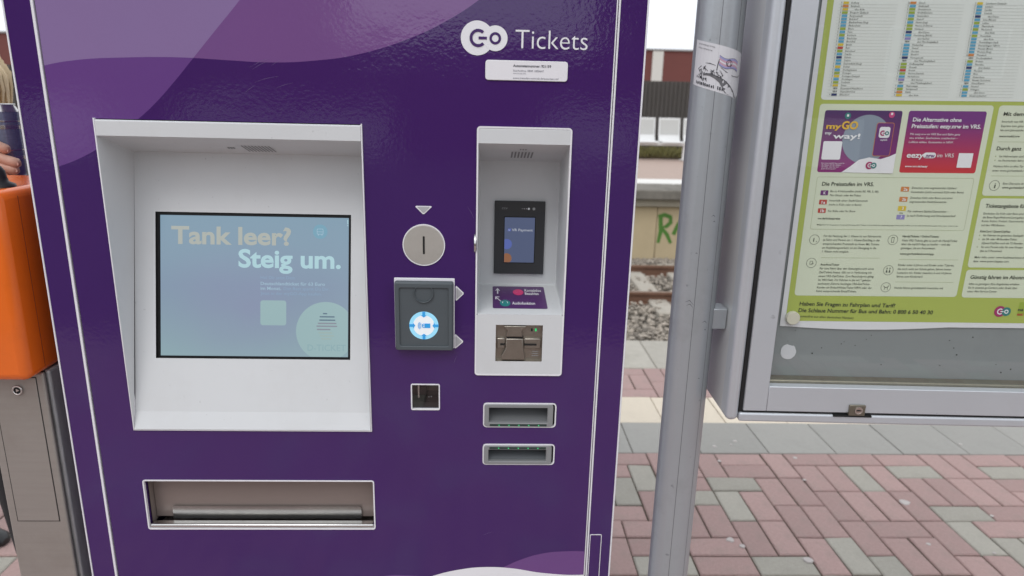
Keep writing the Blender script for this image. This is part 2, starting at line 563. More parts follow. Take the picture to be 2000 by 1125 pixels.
for i in range(-20, 22):
    MB().box(1.0*i+0.15, 1.0*i+1.142, 10.72, 11.9, 0.03, FP-0.002).build('coping_stone', cop_m, far, bevel=0.02)
MB().box(-45, 45, 10.86, 11.4, -0.1, 0.026).build('coping_support', cop_l, far, bevel=0.02)
MB().box(-45, 45, 11.62, 12.35, FP-0.1, FP+0.004).build('white_line', mat('platform_line_white', (0.74, 0.72, 0.68), 0.8, var=0.05), far)
MB().box(-45, 45, 12.45, 16.9, FP-0.1, FP-0.004).build('paved_strip', fpave, far)
# green graffiti sprayed on the far platform wall
paint = mat('green_spray_paint', (0.075, 0.20, 0.03), 0.6, var=0.3, vscale=8)
gp = Print(lambda a, c, l: (a, 10.949-l, c), 0.001)
gp.stroke([(2.79, -0.70), (2.82, -0.5), (2.80, -0.27)], [0.05, 0.07, 0.07])
gp.stroke([(2.76, -0.27), (2.86, -0.235), (2.96, -0.27), (2.97, -0.36), (2.90, -0.43), (2.83, -0.45), (2.92, -0.55), (3.0, -0.70)], [0.06, 0.07, 0.07, 0.07, 0.065, 0.06, 0.065, 0.05], layer=1.5)
gp.stroke([(3.03, -0.56), (3.10, -0.38), (3.19, -0.25), (3.26, -0.42), (3.30, -0.60)], 0.065, layer=1)
gp.stroke([(3.06, -0.45), (3.28, -0.44)], 0.055, layer=1.5)
gp.stroke([(3.46, -0.30), (3.40, -0.45), (3.48, -0.58), (3.58, -0.55)], 0.06)
gp.build('graffiti', paint, far)

# grass verge behind the far platform
vg = mat('verge_soil', (0.12, 0.10, 0.06), 0.95, var=0.3)
tag(MB().box(-45, 45, 17.7, 19.4, 0.0, 0.24).build('verge', vg), kind='structure')
gm = mat('verge_grass', (0.185, 0.17, 0.06), 0.8, var=0.35, vscale=3, rand=0.45)
gr = MB()
for i in range(9000):
    x, y = rs.uniform(-1, 9), rs.uniform(17.6, 19.2)
    h = rs.uniform(0.06, 0.20)*(0.6+0.8*(y-17.6)/1.6)
    a = rs.uniform(0, 6.28)
    dx, dy = 0.022*math.cos(a), 0.022*math.sin(a)
    lx, ly = rs.uniform(-.08, .08), rs.uniform(-.06, .06)
    gr.add([(x-dx, y-dy, 0.22), (x+dx, y+dy, 0.22), (x+lx, y+ly, 0.24+h)], [(0, 1, 2)])
tag(gr.build('grass', gm), 'dry green grass growing under the white bench', 'grass', kind='stuff')

# white perforated-metal bench on the far platform
bw = mat('white_bench_metal', (0.70, 0.70, 0.69), 0.5, var=0.06)
bg2 = mat('bench_mesh_panel', (0.50, 0.50, 0.48), 0.6, var=0.1, vscale=60)
bench = thing('platform_bench', 'white metal bench of separate seats in front of corrugated fence', 'bench', (4.4, 17.0, FP))
for i in range(-4, 5):
    x0 = 4.16+0.613*i
    def shell(q, x0=x0, inset=0.0, t=0.02):
        pr = [(16.66, 0.63), (16.72, 0.655), (17.0, 0.635), (17.06, 0.67), (17.12, 0.80), (17.17, 1.19)]
        A = [(y, z) for y, z in pr]
        B = [(y+t*0.4, z-t) if k < 3 else (y+t, z) for k, (y, z) in enumerate(pr)]
        n = len(pr)
        vs = [(x0+inset, y, z) for y, z in A]+[(x0+0.526-inset, y, z) for y, z in A]+[(x0+inset, y, z) for y, z in B]+[(x0+0.526-inset, y, z) for y, z in B]
        fs = []
        for k in range(n-1):
            fs += [(k, n+k, n+k+1, k+1), (2*n+k, 2*n+k+1, 3*n+k+1, 3*n+k), (k, k+1, 2*n+k+1, 2*n+k), (n+k, 3*n+k, 3*n+k+1, n+k+1)]
        fs += [(0, 2*n, 3*n, n), (n-1, 2*n-1, 4*n-1, 3*n-1)]
        q.add(vs, fs)
    q = MB()
    shell(q)
    sh = q.build('seat', bw, bench, smooth=False, bevel=0.012)
    q = MB()
    q.add([(x0+.035, 17.108, .80), (x0+.491, 17.108, .80), (x0+.491, 17.158, 1.15), (x0+.035, 17.158, 1.15), (x0+.035, 17.15, .80), (x0+.491, 17.15, .80), (x0+.491, 17.20, 1.15), (x0+.035, 17.20, 1.15)], [(0, 1, 2, 3), (7, 6, 5, 4), (0, 4, 5, 1), (1, 5, 6, 2), (2, 6, 7, 3), (3, 7, 4, 0)])
    q.build('mesh_panel', bg2, sh)
MB().box(4.16-2.5, 4.16+3.0, 16.78, 16.90, 0.545, 0.615).build('seat_rail', bw, bench, bevel=0.01)
for x in (1.9, 4.75, 6.9):
    MB().box(x-0.04, x+0.04, 16.80, 16.88, FP, 0.55).build('leg', bw, bench, bevel=0.01)
    MB().box(x-0.05, x+0.05, 16.62, 17.06, FP, FP+0.03).build('foot', bw, bench, bevel=0.01)

# corrugated fence
fc_m = mat('dark_corrugated_sheet', (0.085, 0.075, 0.068), 0.6, var=0.15, vscale=2, bump=0.05, bscale=30)
fence = thing('corrugated_fence', 'dark brown corrugated metal fence behind the white bench', 'fence', (0, 19.6, 0.0))
for s in range(-14, 14):
    vs, fs = [], []
    n = 0
    for k in range(17):
        for dx, dy in ((0.0, 0.0), (0.035, 0.0), (0.055, -0.045), (0.095, -0.045)):
            x = 2.0*s+k*0.118+dx*1.0
            if k == 16 and dx > 0.04:
                continue
            vs += [(x, 19.6+dy, 0.05), (x, 19.6+dy, 2.13), (x, 19.606+dy, 0.05), (x, 19.606+dy, 2.13)]
            n += 1
    for k in range(n-1):
        a = 4*k
        fs += [(a, a+4, a+5, a+1), (a+2, a+3, a+7, a+6), (a+1, a+5, a+7, a+3)]
    MB().add(vs, fs).build('corrugated_sheet', fc_m, fence)
for s in range(-14, 15):
    MB().box(2.0*s-0.05, 2.0*s+0.03, 19.66, 19.74, 0.0, 2.1).build('post', fc_m, fence)

# long low depot beyond the fence
dk = mat('oxide_red_cladding', (0.145, 0.043, 0.036), 0.7, var=0.12, vscale=1.5, bump=0.1, bscale=8)
dw = mat('pale_pilaster', (0.62, 0.61, 0.57), 0.8, var=0.06)
dg = mat('roof_sheet', (0.30, 0.30, 0.30), 0.6)
dep = thing('depot_building', 'long low oxide red depot with pale pilasters beyond the fence', 'building', (0, 45, -1.0))
for i in range(-12, 9):
    MB().box(9.66+5.2*i+0.002, 9.66+5.2*i+4.598, 40.0, 40.3, -1.0, 4.46).build('wall_panel', dk, dep)
    MB().box(9.66+5.2*i-0.6, 9.66+5.2*i, 39.94, 40.35, -1.0, 4.44).build('pilaster', dw, dep)
MB().box(-54, 56, 39.9, 56, 4.462, 4.55).build('roof', dg, dep)
MB().box(-54, 56, 55.5, 55.9, -1.0, 4.46).build('rear_wall', dk, dep)

# unseen house behind the viewer, added and shaped for its reflections in the foil
sbm = mat('reflection_house_brick', (0.20, 0.105, 0.075), 0.85, var=0.15, vscale=4, bump=0.2, bscale=40)
srf = mat('roof_tiles', (0.06, 0.05, 0.05), 0.7, var=0.2, vscale=6)
sgl = mat('reflection_house_glass', (0.03, 0.035, 0.04), 0.05)
stn = thing('reflection_house', 'added brick house with pitched roof behind the viewer, unseen, for foil reflections', 'building', (-2, -33, -1.0))
MB().box(-26, -7.6, -36, -30.0, -1.0, 6.2).box(5.6, 22, -36, -30.0, -1.0, 6.2).box(-7.6, 5.6, -35.5, -30.2, -1.0, 4.1).build('wall', sbm, stn)
for ra, rb_ in ((-26.5, -7.3), (5.3, 22.5)):
    MB().add([(ra, -36.5, 6.15), (rb_, -36.5, 6.15), (rb_, -29.5, 6.15), (ra, -29.5, 6.15), (ra+.5, -33, 8.4), (rb_-.5, -33, 8.4)], [(3, 2, 5, 4), (1, 0, 4, 5), (0, 3, 4), (2, 1, 5), (3, 0, 1, 2)]).build('roof', srf, stn)
for i in range(12):
    x = -24+3.9*i
    if -9 < x < 5.6:
        continue
    fr = MB().ring(rrect(x, x+1.2, 3.0, 5.0, 0.01), rrect(x+0.08, x+1.12, 3.08, 4.92, 0.01), -30.02, -29.95)
    fr.fn = None
    wn = fr.build('window', bw, stn)
    MB().box(x+0.06, x+1.14, -29.995, -29.985, 3.06, 4.94).build('pane', sgl, wn)
for x0_, x1_ in ((-21.5, -17.2), (-13.6, -9.4), (-9.0, -4.4), (2.6, 7.0), (10.5, 14.5)):
    MB().box(x0_, x1_, -30.03, -29.96, -1.0, 1.12).build('reflector_panel', mat('white_reflector_panel', (0.82, 0.82, 0.82), 0.5), stn)  # white panels added as bright patches for the foil to reflect

# ================================================================== ticket machine
FY = 1.02                                   # front plane of the door
MX0, MX1 = -0.660, 0.2205
mach = thing('ticket_machine', 'tall purple ticket machine with wave print and white screen recess', 'ticket machine', (-0.22, 1.35, 0))
OFFM = OFF[mach]

def foil_material(name, printed=True):
    mt = bpy.data.materials.new(name)
    mt.use_nodes = True
    n = mt.node_tree
    N, L = n.nodes, n.links
    b = N['Principled BSDF']
    b.inputs['Specular IOR Level'].default_value = 0.62
    tc = N.new('ShaderNodeTexCoord')
    sp = N.new('ShaderNodeSeparateXYZ')
    L.new(tc.outputs['Object'], sp.inputs[0])
    def mathn(op, a, c):
        q = N.new('ShaderNodeMath')
        q.operation = op
        for i, s in enumerate((a, c)):
            if isinstance(s, (int, float)):
                q.inputs[i].default_value = s
            else:
                L.new(s, q.inputs[i])
        return q.outputs[0]
    XA, XB, ZA, ZB = -0.66, 0.23, 0.45, 1.95
    X = mathn('DIVIDE', mathn('SUBTRACT', mathn('ADD', sp.outputs['X'], OFFM.x), XA), XB-XA)
    Z = mathn('DIVIDE', mathn('SUBTRACT', sp.outputs['Z'], ZA), ZB-ZA)
    def above(pts):
        fc = N.new('ShaderNodeFloatCurve')
        cv = fc.mapping.curves[0]
        P = [((x-XA)/(XB-XA), (z-ZA)/(ZB-ZA)) for x, z in pts]
        cv.points[0].location = P[0]
        cv.points[1].location = P[-1]
        for p in P[1:-1]:
            cv.points.new(*p)
        fc.mapping.update()
        L.new(X, fc.inputs['Value'])
        return mathn('GREATER_THAN', Z, fc.outputs['Value'])
    wA = above([(-.66, 1.472), (-.6168, 1.4855), (-.5712, 1.494), (-.5011, 1.4991), (-.4311, 1.5009), (-.3611, 1.4986), (-.31, 1.4972), (-.2408, 1.5016), (-.1835, 1.5112), (-.1119, 1.534), (-.062, 1.5574), (-.0161, 1.5864), (.06, 1.65), (.23, 1.84)])
    wB = above([(-.66, 1.334), (-.6167, 1.3473), (-.5901, 1.3573), (-.5593, 1.3731), (-.53, 1.392), (-.4983, 1.415), (-.4732, 1.436), (-.4415, 1.4679), (-.4099, 1.5028), (-.3789, 1.5371), (-.3423, 1.5775), (-.25, 1.69), (-.1, 1.84), (.23, 1.92)])
    wC = above([(-.66, .47), (-.3, .52), (-.12, .643), (-.0859, .6587), (-.0375, .672), (.0066, .6766), (.0508, .6739), (.1044, .6645), (.1759, .661), (.23, .67)])
    wD = above([(-.66, .56), (-.25, .632), (-.1694, .6589), (-.1255, .6598), (-.09, .6567), (-.04, .655), (.015, .665), (.0375, .677), (.0681, .6924), (.103, .7036), (.1382, .7076), (.1736, .7076), (.23, .70)])
    def mix(fac, a, c):
        q = N.new('ShaderNodeMix')
        q.data_type = 'RGBA'
        for s, k in ((a, 'A'), (c, 'B')):
            if isinstance(s, tuple):
                q.inputs[k].default_value = (*s, 1)
            else:
                L.new(s, q.inputs[k])
        L.new(fac, q.inputs['Factor'])
        return q.outputs['Result']
    lowB = mix(wB, PURPLE, (0.132, 0.055, 0.230))       # beneath the wave: dark, or mid purple left of the second curve
    upB = mix(wB, (0.175, 0.080, 0.245), (0.245, 0.165, 0.345))
    body = mix(wA, lowB, upB)
    body = mix(wD, (0.150, 0.062, 0.225), body)
    body = mix(wC, (0.80, 0.80, 0.83), body)
    if not printed:
        body = mix(wA, PURPLE, PURPLE)
    nz = N.new('ShaderNodeTexNoise')
    nz.inputs['Scale'].default_value = 2.2
    nz.inputs['Detail'].default_value = 5
    L.new(tc.outputs['Object'], nz.inputs['Vector'])
    mr = N.new('ShaderNodeMapRange')
    mr.inputs['To Min'].default_value = 0.88
    mr.inputs['To Max'].default_value = 1.12
    L.new(nz.outputs['Fac'], mr.inputs['Value'])
    vm = N.new('ShaderNodeVectorMath')
    vm.operation = 'SCALE'
    L.new(body, vm.inputs[0])
    L.new(mr.outputs['Result'], vm.inputs['Scale'])
    L.new(vm.outputs['Vector'], b.inputs['Base Color'])
    # orange-peel gloss of the laminate
    n1 = N.new('ShaderNodeTexNoise')
    n1.inputs['Scale'].default_value = 190
    n1.inputs['Detail'].default_value = 2
    L.new(tc.outputs['Object'], n1.inputs['Vector'])
    n2 = N.new('ShaderNodeTexNoise')
    n2.inputs['Scale'].default_value = 7
    n2.inputs['Detail'].default_value = 3
    L.new(tc.outputs['Object'], n2.inputs['Vector'])
    b1 = N.new('ShaderNodeBump')
    b1.inputs['Strength'].default_value = 1.0
    b1.inputs['Distance'].default_value = 0.00013
    L.new(n1.outputs['Fac'], b1.inputs['Height'])
    b2 = N.new('ShaderNodeBump')
    b2.inputs['Strength'].default_value = 1.0
    b2.inputs['Distance'].default_value = 0.0010
    L.new(n2.outputs['Fac'], b2.inputs['Height'])
    L.new(b1.outputs['Normal'], b2.inputs['Normal'])
    L.new(b2.outputs['Normal'], b.inputs['Normal'])
    n3 = N.new('ShaderNodeTexNoise')
    n3.inputs['Scale'].default_value = 9
    n3.inputs['Detail'].default_value = 6
    L.new(tc.outputs['Object'], n3.inputs['Vector'])
    m3 = N.new('ShaderNodeMapRange')
    m3.inputs['To Min'].default_value = 0.03
    m3.inputs['To Max'].default_value = 0.12
    L.new(n3.outputs['Fac'], m3.inputs['Value'])
    L.new(m3.outputs['Result'], b.inputs['Roughness'])
    return mt
foil = foil_material('purple_wave_foil')
foil_plain = foil_material('purple_foil', False)

SH = (-0.5563, -0.1835, 0.9350, 1.4145)     # screen recess opening x0 x1 z0 z1
CH = (-0.0148, 0.1193, 1.0347, 1.4150)      # card recess opening
TRAY = (-0.5546, -0.1830, 0.7530, 0.8412)
BN1 = (-0.0005, 0.1137, 0.9433, 0.9822)
BN2 = (-0.0005, 0.1139, 0.8757, 0.9093)
SC = (-0.1163, -0.0738, 0.9725, 1.0141)
holes = [SH, CH, TRAY, BN1, BN2, SC]
def holed_plate(x0, x1, z0, z1, hs, y, yb):
    xs = sorted({x0, x1, *[h[0] for h in hs], *[h[1] for h in hs]})
    zs = sorted({z0, z1, *[h[2] for h in hs], *[h[3] for h in hs]})
    mb = MB()
    for i in range(len(xs)-1):
        for j in range(len(zs)-1):
            cx, cz = (xs[i]+xs[i+1])/2, (zs[j]+zs[j+1])/2
            if any(h[0] < cx < h[1] and h[2] < cz < h[3] for h in hs):
                continue
            a = [(xs[i], zs[j]), (xs[i+1], zs[j]), (xs[i+1], zs[j+1]), (xs[i], zs[j+1])]
            mb.add([(p, y, q) for p, q in a], [(0, 1, 2, 3)])
    for h in hs:
        A = [(h[0], h[2]), (h[1], h[2]), (h[1], h[3]), (h[0], h[3])]
        mb.add([(p, y, q) for p, q in A]+[(p, yb, q) for p, q in A], [(k, (k+1) % 4, 4+(k+1) % 4, 4+k) for k in range(4)])
    A = [(x0, z0), (x1, z0), (x1, z1), (x0, z1)]
    mb.add([(p, y, q) for p, q in A]+[(p, yb, q) for p, q in A], [(k, 4+k, 4+(k+1) % 4, (k+1) % 4) for k in range(4)])
    return mb
door = holed_plate(-0.6165, 0.1755, 0.10, 1.93, [(h[0]-.0012, h[1]+.0012, h[2]-.0012, h[3]+.0012) for h in holes], FY, FY+0.012).build('front_door', foil, mach)
for x0, x1 in ((-0.6580, -0.6226), (0.1815, 0.2185)):
    MB().box(x0, x1, FY, FY+0.03, 0.06, 1.97).build('side_strip', foil_plain, mach)
for x0, x1, pr in ((-0.6605, -0.6582, 0.0), (-0.6224, -0.6188, 0.0), (0.1757, 0.1774, 0.0), (0.1789, 0.1813, 0.0), (0.2187, 0.2212, 0.0)):
    MB().box(x0, x1, FY-0.0012, FY+0.028, 0.06, 1.97).build('edge_trim', white_edge, mach, bevel=0.0006)
for x0, x1 in ((-0.6186, -0.6167), (0.1775, 0.1788)):
    MB().box(x0, x1, FY+0.008, FY+0.03, 0.06, 1.97).build('door_gap', gap_black, mach)
cab = mat('purple_cabinet_paint', (0.05, 0.02, 0.11), 0.35, var=0.08, bump=0.02)
b = MB().box(MX0, MX0+0.012, FY+0.031, 1.66, 0.06, 1.97).box(MX1-0.012, MX1, FY+0.031, 1.66, 0.06, 1.97).box(MX0+0.013, MX1-0.013, 1.645, 1.66, 0.06, 1.97)
b.box(MX0+0.013, MX1-0.013, FY+0.031, 1.644, 1.955, 1.97).box(MX0+0.013, MX1-0.013, FY+0.031, 1.644, 0.06, 0.075)
b.build('cabinet', cab, mach)
MB().box(MX0, MX1, FY-0.02, 1.68, 1.972, 2.01).build('top_cap', cab, mach, bevel=0.006)
MB().box(MX0+0.03, MX1-0.03, FY+0.05, 1.63, 0.0, 0.06).build('plinth', steel, mach)
MB().box(-0.6165, 0.1755, FY+0.002, FY+0.014, 0.07, 0.099).build('kick_plate', steel, mach)

def outline(h, wd=0.0022, rad=0.003, name='opening_trim', y=None):
    y = FY if y is None else y
    return MB().ring(rrect(h[0]-wd, h[1]+wd, h[2]-wd, h[3]+wd, rad+wd), rrect(h[0], h[1], h[2], h[3], rad), y-0.0012, y+0.004).build(name, white_edge, mach)

# ---- screen recess -------------------------------------------------
x0, x1, z0, z1 = SH
PB = (FY-0.001, 0.9350)                     # panel foot (y, z)
PT = (1.117, 1.3630)                        # panel head
vy, vz = PT[0]-PB[0], PT[1]-PB[1]
SL = math.hypot(vy, vz)
vy, vz = vy/SL, vz/SL                       # unit vector up the panel; outward normal = (0, -vz, vy)
def on_panel(x, s, l=0.0):
    return (x, PB[0]+s*vy-l*vz, PB[1]+s*vz+l*vy)
hs = (-0.5238, -0.2172, 0.1135, 0.3458)     # screen opening in the panel
q = MB()
xs = [x0, hs[0], hs[1], x1]
ss = [0.0, 0.028, hs[2], hs[3], SL]
def wob(x, s, l=0.0):
    return on_panel(x, s, l+(0.0035 if s < 0.01 else 0.0))
for i in range(3):
    for j in range(4):
        if i == 1 and j == 2:
            continue
        q.add([wob(xs[i], ss[j]), wob(xs[i+1], ss[j]), wob(xs[i+1], ss[j+1]), wob(xs[i], ss[j+1])], [(0, 1, 2, 3)])
LIP = 1.3922
lipy = FY-0.0035
q.add([(x0, lipy, LIP), (x1, lipy, LIP), (x1, lipy, z1), (x0, lipy, z1), (x0, FY+0.01, z1), (x1, FY+0.01, z1)], [(0, 1, 2, 3), (3, 2, 5, 4)])     # hood lip
q.add([(x0, lipy, LIP), (x1, lipy, LIP), on_panel(x1, SL), on_panel(x0, SL)], [(0, 3, 2, 1)])                    # sloping hood underside
for x, d in ((x0, 1), (x1, -1)):                                                                             # side cheeks
    p = [(x, lipy, LIP), on_panel(x, SL), wob(x, 0.0), (x, lipy, z0)]
    q.add(p[:3], [(0, 2, 1) if d > 0 else (0, 1, 2)])
bmo = q.build('screen_housing', white_panel, mach)
bmesh_o = bmesh.new()
bmesh_o.from_mesh(bmo.data)
bmesh.ops.remove_doubles(bmesh_o, verts=bmesh_o.verts, dist=0.0004)
bmesh_o.to_mesh(bmo.data)
bmesh_o.free()
bv = bmo.modifiers.new('bevel', 'BEVEL')
bv.width, bv.segments, bv.limit_method, bv.angle_limit = 0.0022, 3, 'ANGLE', R(20)
for w_, xx in ((0.0019, x0-0.0022), (0.0018, x1+0.0003)):
    MB().box(xx, xx+w_, lipy-0.0003, FY+0.01, z0-0.002, z1+0.002).build('recess_edge', white_edge, bmo, bevel=0.0006)
MB().box(x0-0.0022, x1+0.002, FY-0.0026, FY+0.004, z0-0.0022, z0-0.0002).build('recess_edge', white_edge, bmo)
def under_hood(x, t, l=0.0):
    a, c = (lipy, LIP), on_panel(0, SL)[1:]
    ln = math.hypot(c[0]-a[0], c[1]-a[1])
    ny, nz_ = (c[1]-a[1])/ln, -(c[0]-a[0])/ln
    return (x, a[0]+t*(c[0]-a[0])+l*ny, a[1]+t*(c[1]-a[1])+l*nz_)
def slots(fn, cx, n, pitch, wd, t0, t1, parent, slant=0.0):
    for k in range(n):
        c = cx+(k-(n-1)/2)*pitch
        vs = [fn(c-wd/2+slant, t0, 0.0006), fn(c+wd/2+slant, t0, 0.0006), fn(c+wd/2, t1, 0.0006), fn(c-wd/2, t1, 0.0006)]
        MB().add(vs, [(0, 3, 2, 1)]).build('grille_slot', mat('grille_grey', (0.22, 0.22, 0.225), 0.6), parent)
slots(under_hood, -0.349, 9, 0.0050, 0.0019, 0.42, 0.80, bmo)
for k in range(3):
    MB().add([under_hood(-0.395+0.004*k, .55, .0006), under_hood(-0.3925+0.004*k, .55, .0006), under_hood(-0.3925+0.004*k, .63, .0006), under_hood(-0.395+0.004*k, .63, .0006)], [(0, 3, 2, 1)]).build('microphone_hole', midgrey, bmo)
# display
scr = MB()
DEP = 0.009
def wallq(a, c):
    scr.add([on_panel(*a), on_panel(*c), on_panel(*c, -DEP), on_panel(*a, -DEP)], [(0, 1, 2, 3)])
X0, X1, S0, S1 = hs
for a, c in (((X0, S0), (X1, S0)), ((X1, S0), (X1, S1)), ((X1, S1), (X0, S1)), ((X0, S1), (X0, S0))):
    wallq(a, c)
scr.ring(rrect(X0, X1, S0, S1, 0.0015, 2), rrect(X0+0.0052, X1-0.0042, S0+0.0035, S1-0.0045, 0.001, 2), 0, 0)
nv = len(rrect(0, 1, 0, 1, .1, 2))
for k in range(len(scr.v)-4*nv, len(scr.v)):
    a, _, c = scr.v[k]
    scr.v[k] = on_panel(a, c, -0.0035)
touch = scr.build('touch_screen', black, mach)
def screen_mat():
    mt = bpy.data.materials.new('lit_display')
    mt.use_nodes = True
    n = mt.node_tree
    N, L = n.nodes, n.links
    b = N['Principled BSDF']
    b.inputs['Base Color'].default_value = (0.02, 0.022, 0.025, 1)
    b.inputs['Roughness'].default_value = 0.16
    b.inputs['Specular IOR Level'].default_value = 0.6
    tc = N.new('ShaderNodeTexCoord')
    gsep = N.new('ShaderNodeSeparateXYZ')
    L.new(tc.outputs['Generated'], gsep.inputs[0])
    cr = N.new('ShaderNodeValToRGB')  # pale ramp with the glare on the screen put into its colours
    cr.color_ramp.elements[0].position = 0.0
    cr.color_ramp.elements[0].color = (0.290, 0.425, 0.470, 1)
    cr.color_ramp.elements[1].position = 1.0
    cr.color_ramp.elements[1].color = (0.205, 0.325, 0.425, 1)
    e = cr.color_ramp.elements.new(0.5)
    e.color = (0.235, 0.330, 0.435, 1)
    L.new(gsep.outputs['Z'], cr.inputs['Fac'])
    nz = N.new('ShaderNodeTexNoise')
    nz.inputs['Scale'].default_value = 7
    nz.inputs['Detail'].default_value = 2
    L.new(tc.outputs['Object'], nz.inputs['Vector'])
    # soft violet backdrop in the middle of the advert
    g = N.new('ShaderNodeTexGradient')
    g.gradient_type = 'SPHERICAL'
    mp = N.new('ShaderNodeMapping')
    mp.inputs['Location'].default_value = (-0.8, 0, -0.75)
    mp.inputs['Scale'].default_value = (1.6, 0, 2.1)
    L.new(tc.outputs['Generated'], mp.inputs['Vector'])
    L.new(mp.outputs['Vector'], g.inputs['Vector'])
    mu = N.new('ShaderNodeMath')
    mu.operation = 'MULTIPLY'
    L.new(g.outputs['Fac'], mu.inputs[0])
    L.new(nz.outputs['Fac'], mu.inputs[1])
    mx = N.new('ShaderNodeMix')
    mx.data_type = 'RGBA'
    mx.inputs['B'].default_value = (0.27, 0.27, 0.45, 1)
    L.new(mu.outputs[0], mx.inputs['Factor'])
    L.new(cr.outputs['Color'], mx.inputs['A'])
    L.new(mx.outputs['Result'], b.inputs['Emission Color'])
    b.inputs['Emission Strength'].default_value = 0.80
    return mt
dq = MB()
DX0, DX1, DS0, DS1 = X0+0.0055, X1-0.0045, S0+0.0037, S1-0.0048
dq.add([on_panel(DX0, DS0, -0.0045), on_panel(DX1, DS0, -0.0045), on_panel(DX1, DS1, -0.0045), on_panel(DX0, DS1, -0.0045)], [(0, 1, 2, 3)])
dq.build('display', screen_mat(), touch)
def glow(name, col, s=0.8):  # display tones kept pale, screen glare mixed into the colour
    return mat(name, (0.02, 0.02, 0.02), 0.16, emit=col, estr=s)
g_yel = glow('display_pale_yellow', (0.43, 0.46, 0.42))
g_cy = glow('display_pale_cyan', (0.44, 0.68, 0.74))
g_lt = glow('display_light_text', (0.36, 0.52, 0.64))
g_lt2 = glow('display_faint_text', (0.27, 0.40, 0.56))
g_bus = glow('display_teal', (0.17, 0.37, 0.49))
g_disc = glow('display_disc', (0.34, 0.50, 0.52))
g_b1 = glow('display_bar_dark', (0.13, 0.20, 0.27))
g_b2 = glow('display_bar_red', (0.27, 0.29, 0.35))
g_b3 = glow('display_bar_gold', (0.36, 0.48, 0.46))
def scr_print(name, mats_, *calls):
    p_ = Print(lambda a, c, l: on_panel(a, c, -0.0045+l), 0.0003)
    for fn, args, kw in calls:
        getattr(p_, fn)(*args, **kw)
    return p_.build(name, mats_, touch)
def tx(*args, **kw):
    return ('text', args, kw)
scr_print('headline_lettering', g_yel, tx('Tank leer?', -0.5009, 0.2964, 0.188, 0.0264, 0, 2, bold=0.028, res=4))
scr_print('headline_lettering', g_cy, tx('Steig um.', -0.3959, 0.2604, 0.162, 0.0272, 0, 2, bold=0.028, res=4))
scr_print('offer_lettering', g_lt2, tx('Hol Dir jetzt Dein', -0.3609, 0.2416, 0.054, 0.0048))
scr_print('offer_lettering', g_lt, tx('Deutschlandticket für 63 Euro', -0.3609, 0.2319, 0.102, 0.0050, bold=0.02))
scr_print('offer_lettering', g_lt, tx('im Monat.', -0.3609, 0.2242, 0.0325, 0.0050, bold=0.02))
scr_print('offer_lettering', g_lt2, tx('Den Rest sparst Du Dir.', -0.3245, 0.2242, 0.0725, 0.0048))
scr_print('offer_lettering', g_lt2, tx('Jetzt in der myGO-App kaufen.', -0.3609, 0.2163, 0.0967, 0.0048))
scr_print('code_field', g_disc, ('poly', (rrect(-0.3613, -0.3203, 0.1674, 0.2074, 0.004),), {}))
scr_print('bus_disc', g_bus, ('poly', (circle(-0.2669, 0.3185, 0.0115),), {}))
bus = [('strip', (rrect(-0.2722, -0.2618, 0.3140, 0.3232, 0.0018), rrect(-0.2713, -0.2627, 0.3149, 0.3223, 0.0012), 0, 2, True), {}),
       ('poly', ([(-0.2713, .3178), (-0.2627, .3178), (-0.2627, .3186), (-0.2713, .3186)], 0, 2.5), {})]
for xx in (-0.2705, -0.2647):
    bus.append(('poly', ([(xx, .3122), (xx+.0013, .3122), (xx+.0013, .3141), (xx, .3141)], 0, 2), {}))
scr_print('bus_icon', g_lt, *bus)
cx_, cs_, rr_ = -0.2572, 0.1585, 0.0475
cp = [(min(max(a, DX0), DX1-0.0003), max(c, DS0+0.0003)) for a, c in circle(cx_, cs_, rr_, 72)]
scr_print('ticket_disc', g_disc, ('poly', (cp, 0, 1), {}))
for s_, a, c, m_ in [(.1871, -.2620, -.2550, g_b1), (.1820, -.2672, -.2432, g_b1), (.1766, -.2678, -.2420, g_b1), (.1714, -.2700, -.2402, g_b2), (.1668, -.2722, -.2390, g_b2), (.1615, -.2716, -.2498, g_b2), (.1562, -.2690, -.2470, g_b3), (.1512, -.2670, -.2440, g_b3), (.1465, -.2650, -.2480, g_b3)]:
    scr_print('ticket_bar', m_, ('poly', (rrect(a, c, s_-0.0010, s_+0.0012, 0.0009, 2), 0, 2), {}))
scr_print('ticket_lettering', glow('display_mark', (0.29, 0.45, 0.485)), tx('D-TICKET', -0.2863, 0.1270, 0.0612, 0.0101, 0, 2, bold=0.01))
scr_print('status_mark', g_cy, ('poly', ([(DX1-.0022, .331), (DX1-.0008, .331), (DX1-.0008, .338), (DX1-.0022, .338)], 0, 2), {}))
scr_print('status_mark', g_cy, ('poly', ([(DX1-.0022, .328), (DX1-.0008, .328), (DX1-.0008, .3296), (DX1-.0022, .3296)], 0, 2), {}))

# ---- card recess ----------------------------------------------------
x0, x1, z0, z1 = CH
CB = 1.142
lc = 1.3930
RD = (0.0155, 0.0888, 1.0568, 1.1170)
q = MB()
q.add([(x0, lipy, lc), (x1, lipy, lc), (x1, lipy, z1), (x0, lipy, z1), (x0, FY+.01, z1), (x1, FY+.01, z1)], [(0, 1, 2, 3), (3, 2, 5, 4)])
q.add([(x0, lipy, lc), (x1, lipy, lc), (x1, CB, 1.3590), (x0, CB, 1.3590)], [(0, 3, 2, 1)])
q.add([(x0, CB, 1.1490), (x1, CB, 1.1490), (x1, CB, 1.3590), (x0, CB, 1.3590)], [(0, 1, 2, 3)])
q.add([(x0, lipy, 1.1340), (x1, lipy, 1.1340), (x1, CB, 1.1490), (x0, CB, 1.1490)], [(0, 1, 2, 3)])
xs, zs = [x0, RD[0], RD[1], x1], [z0, RD[2], RD[3], 1.1340]
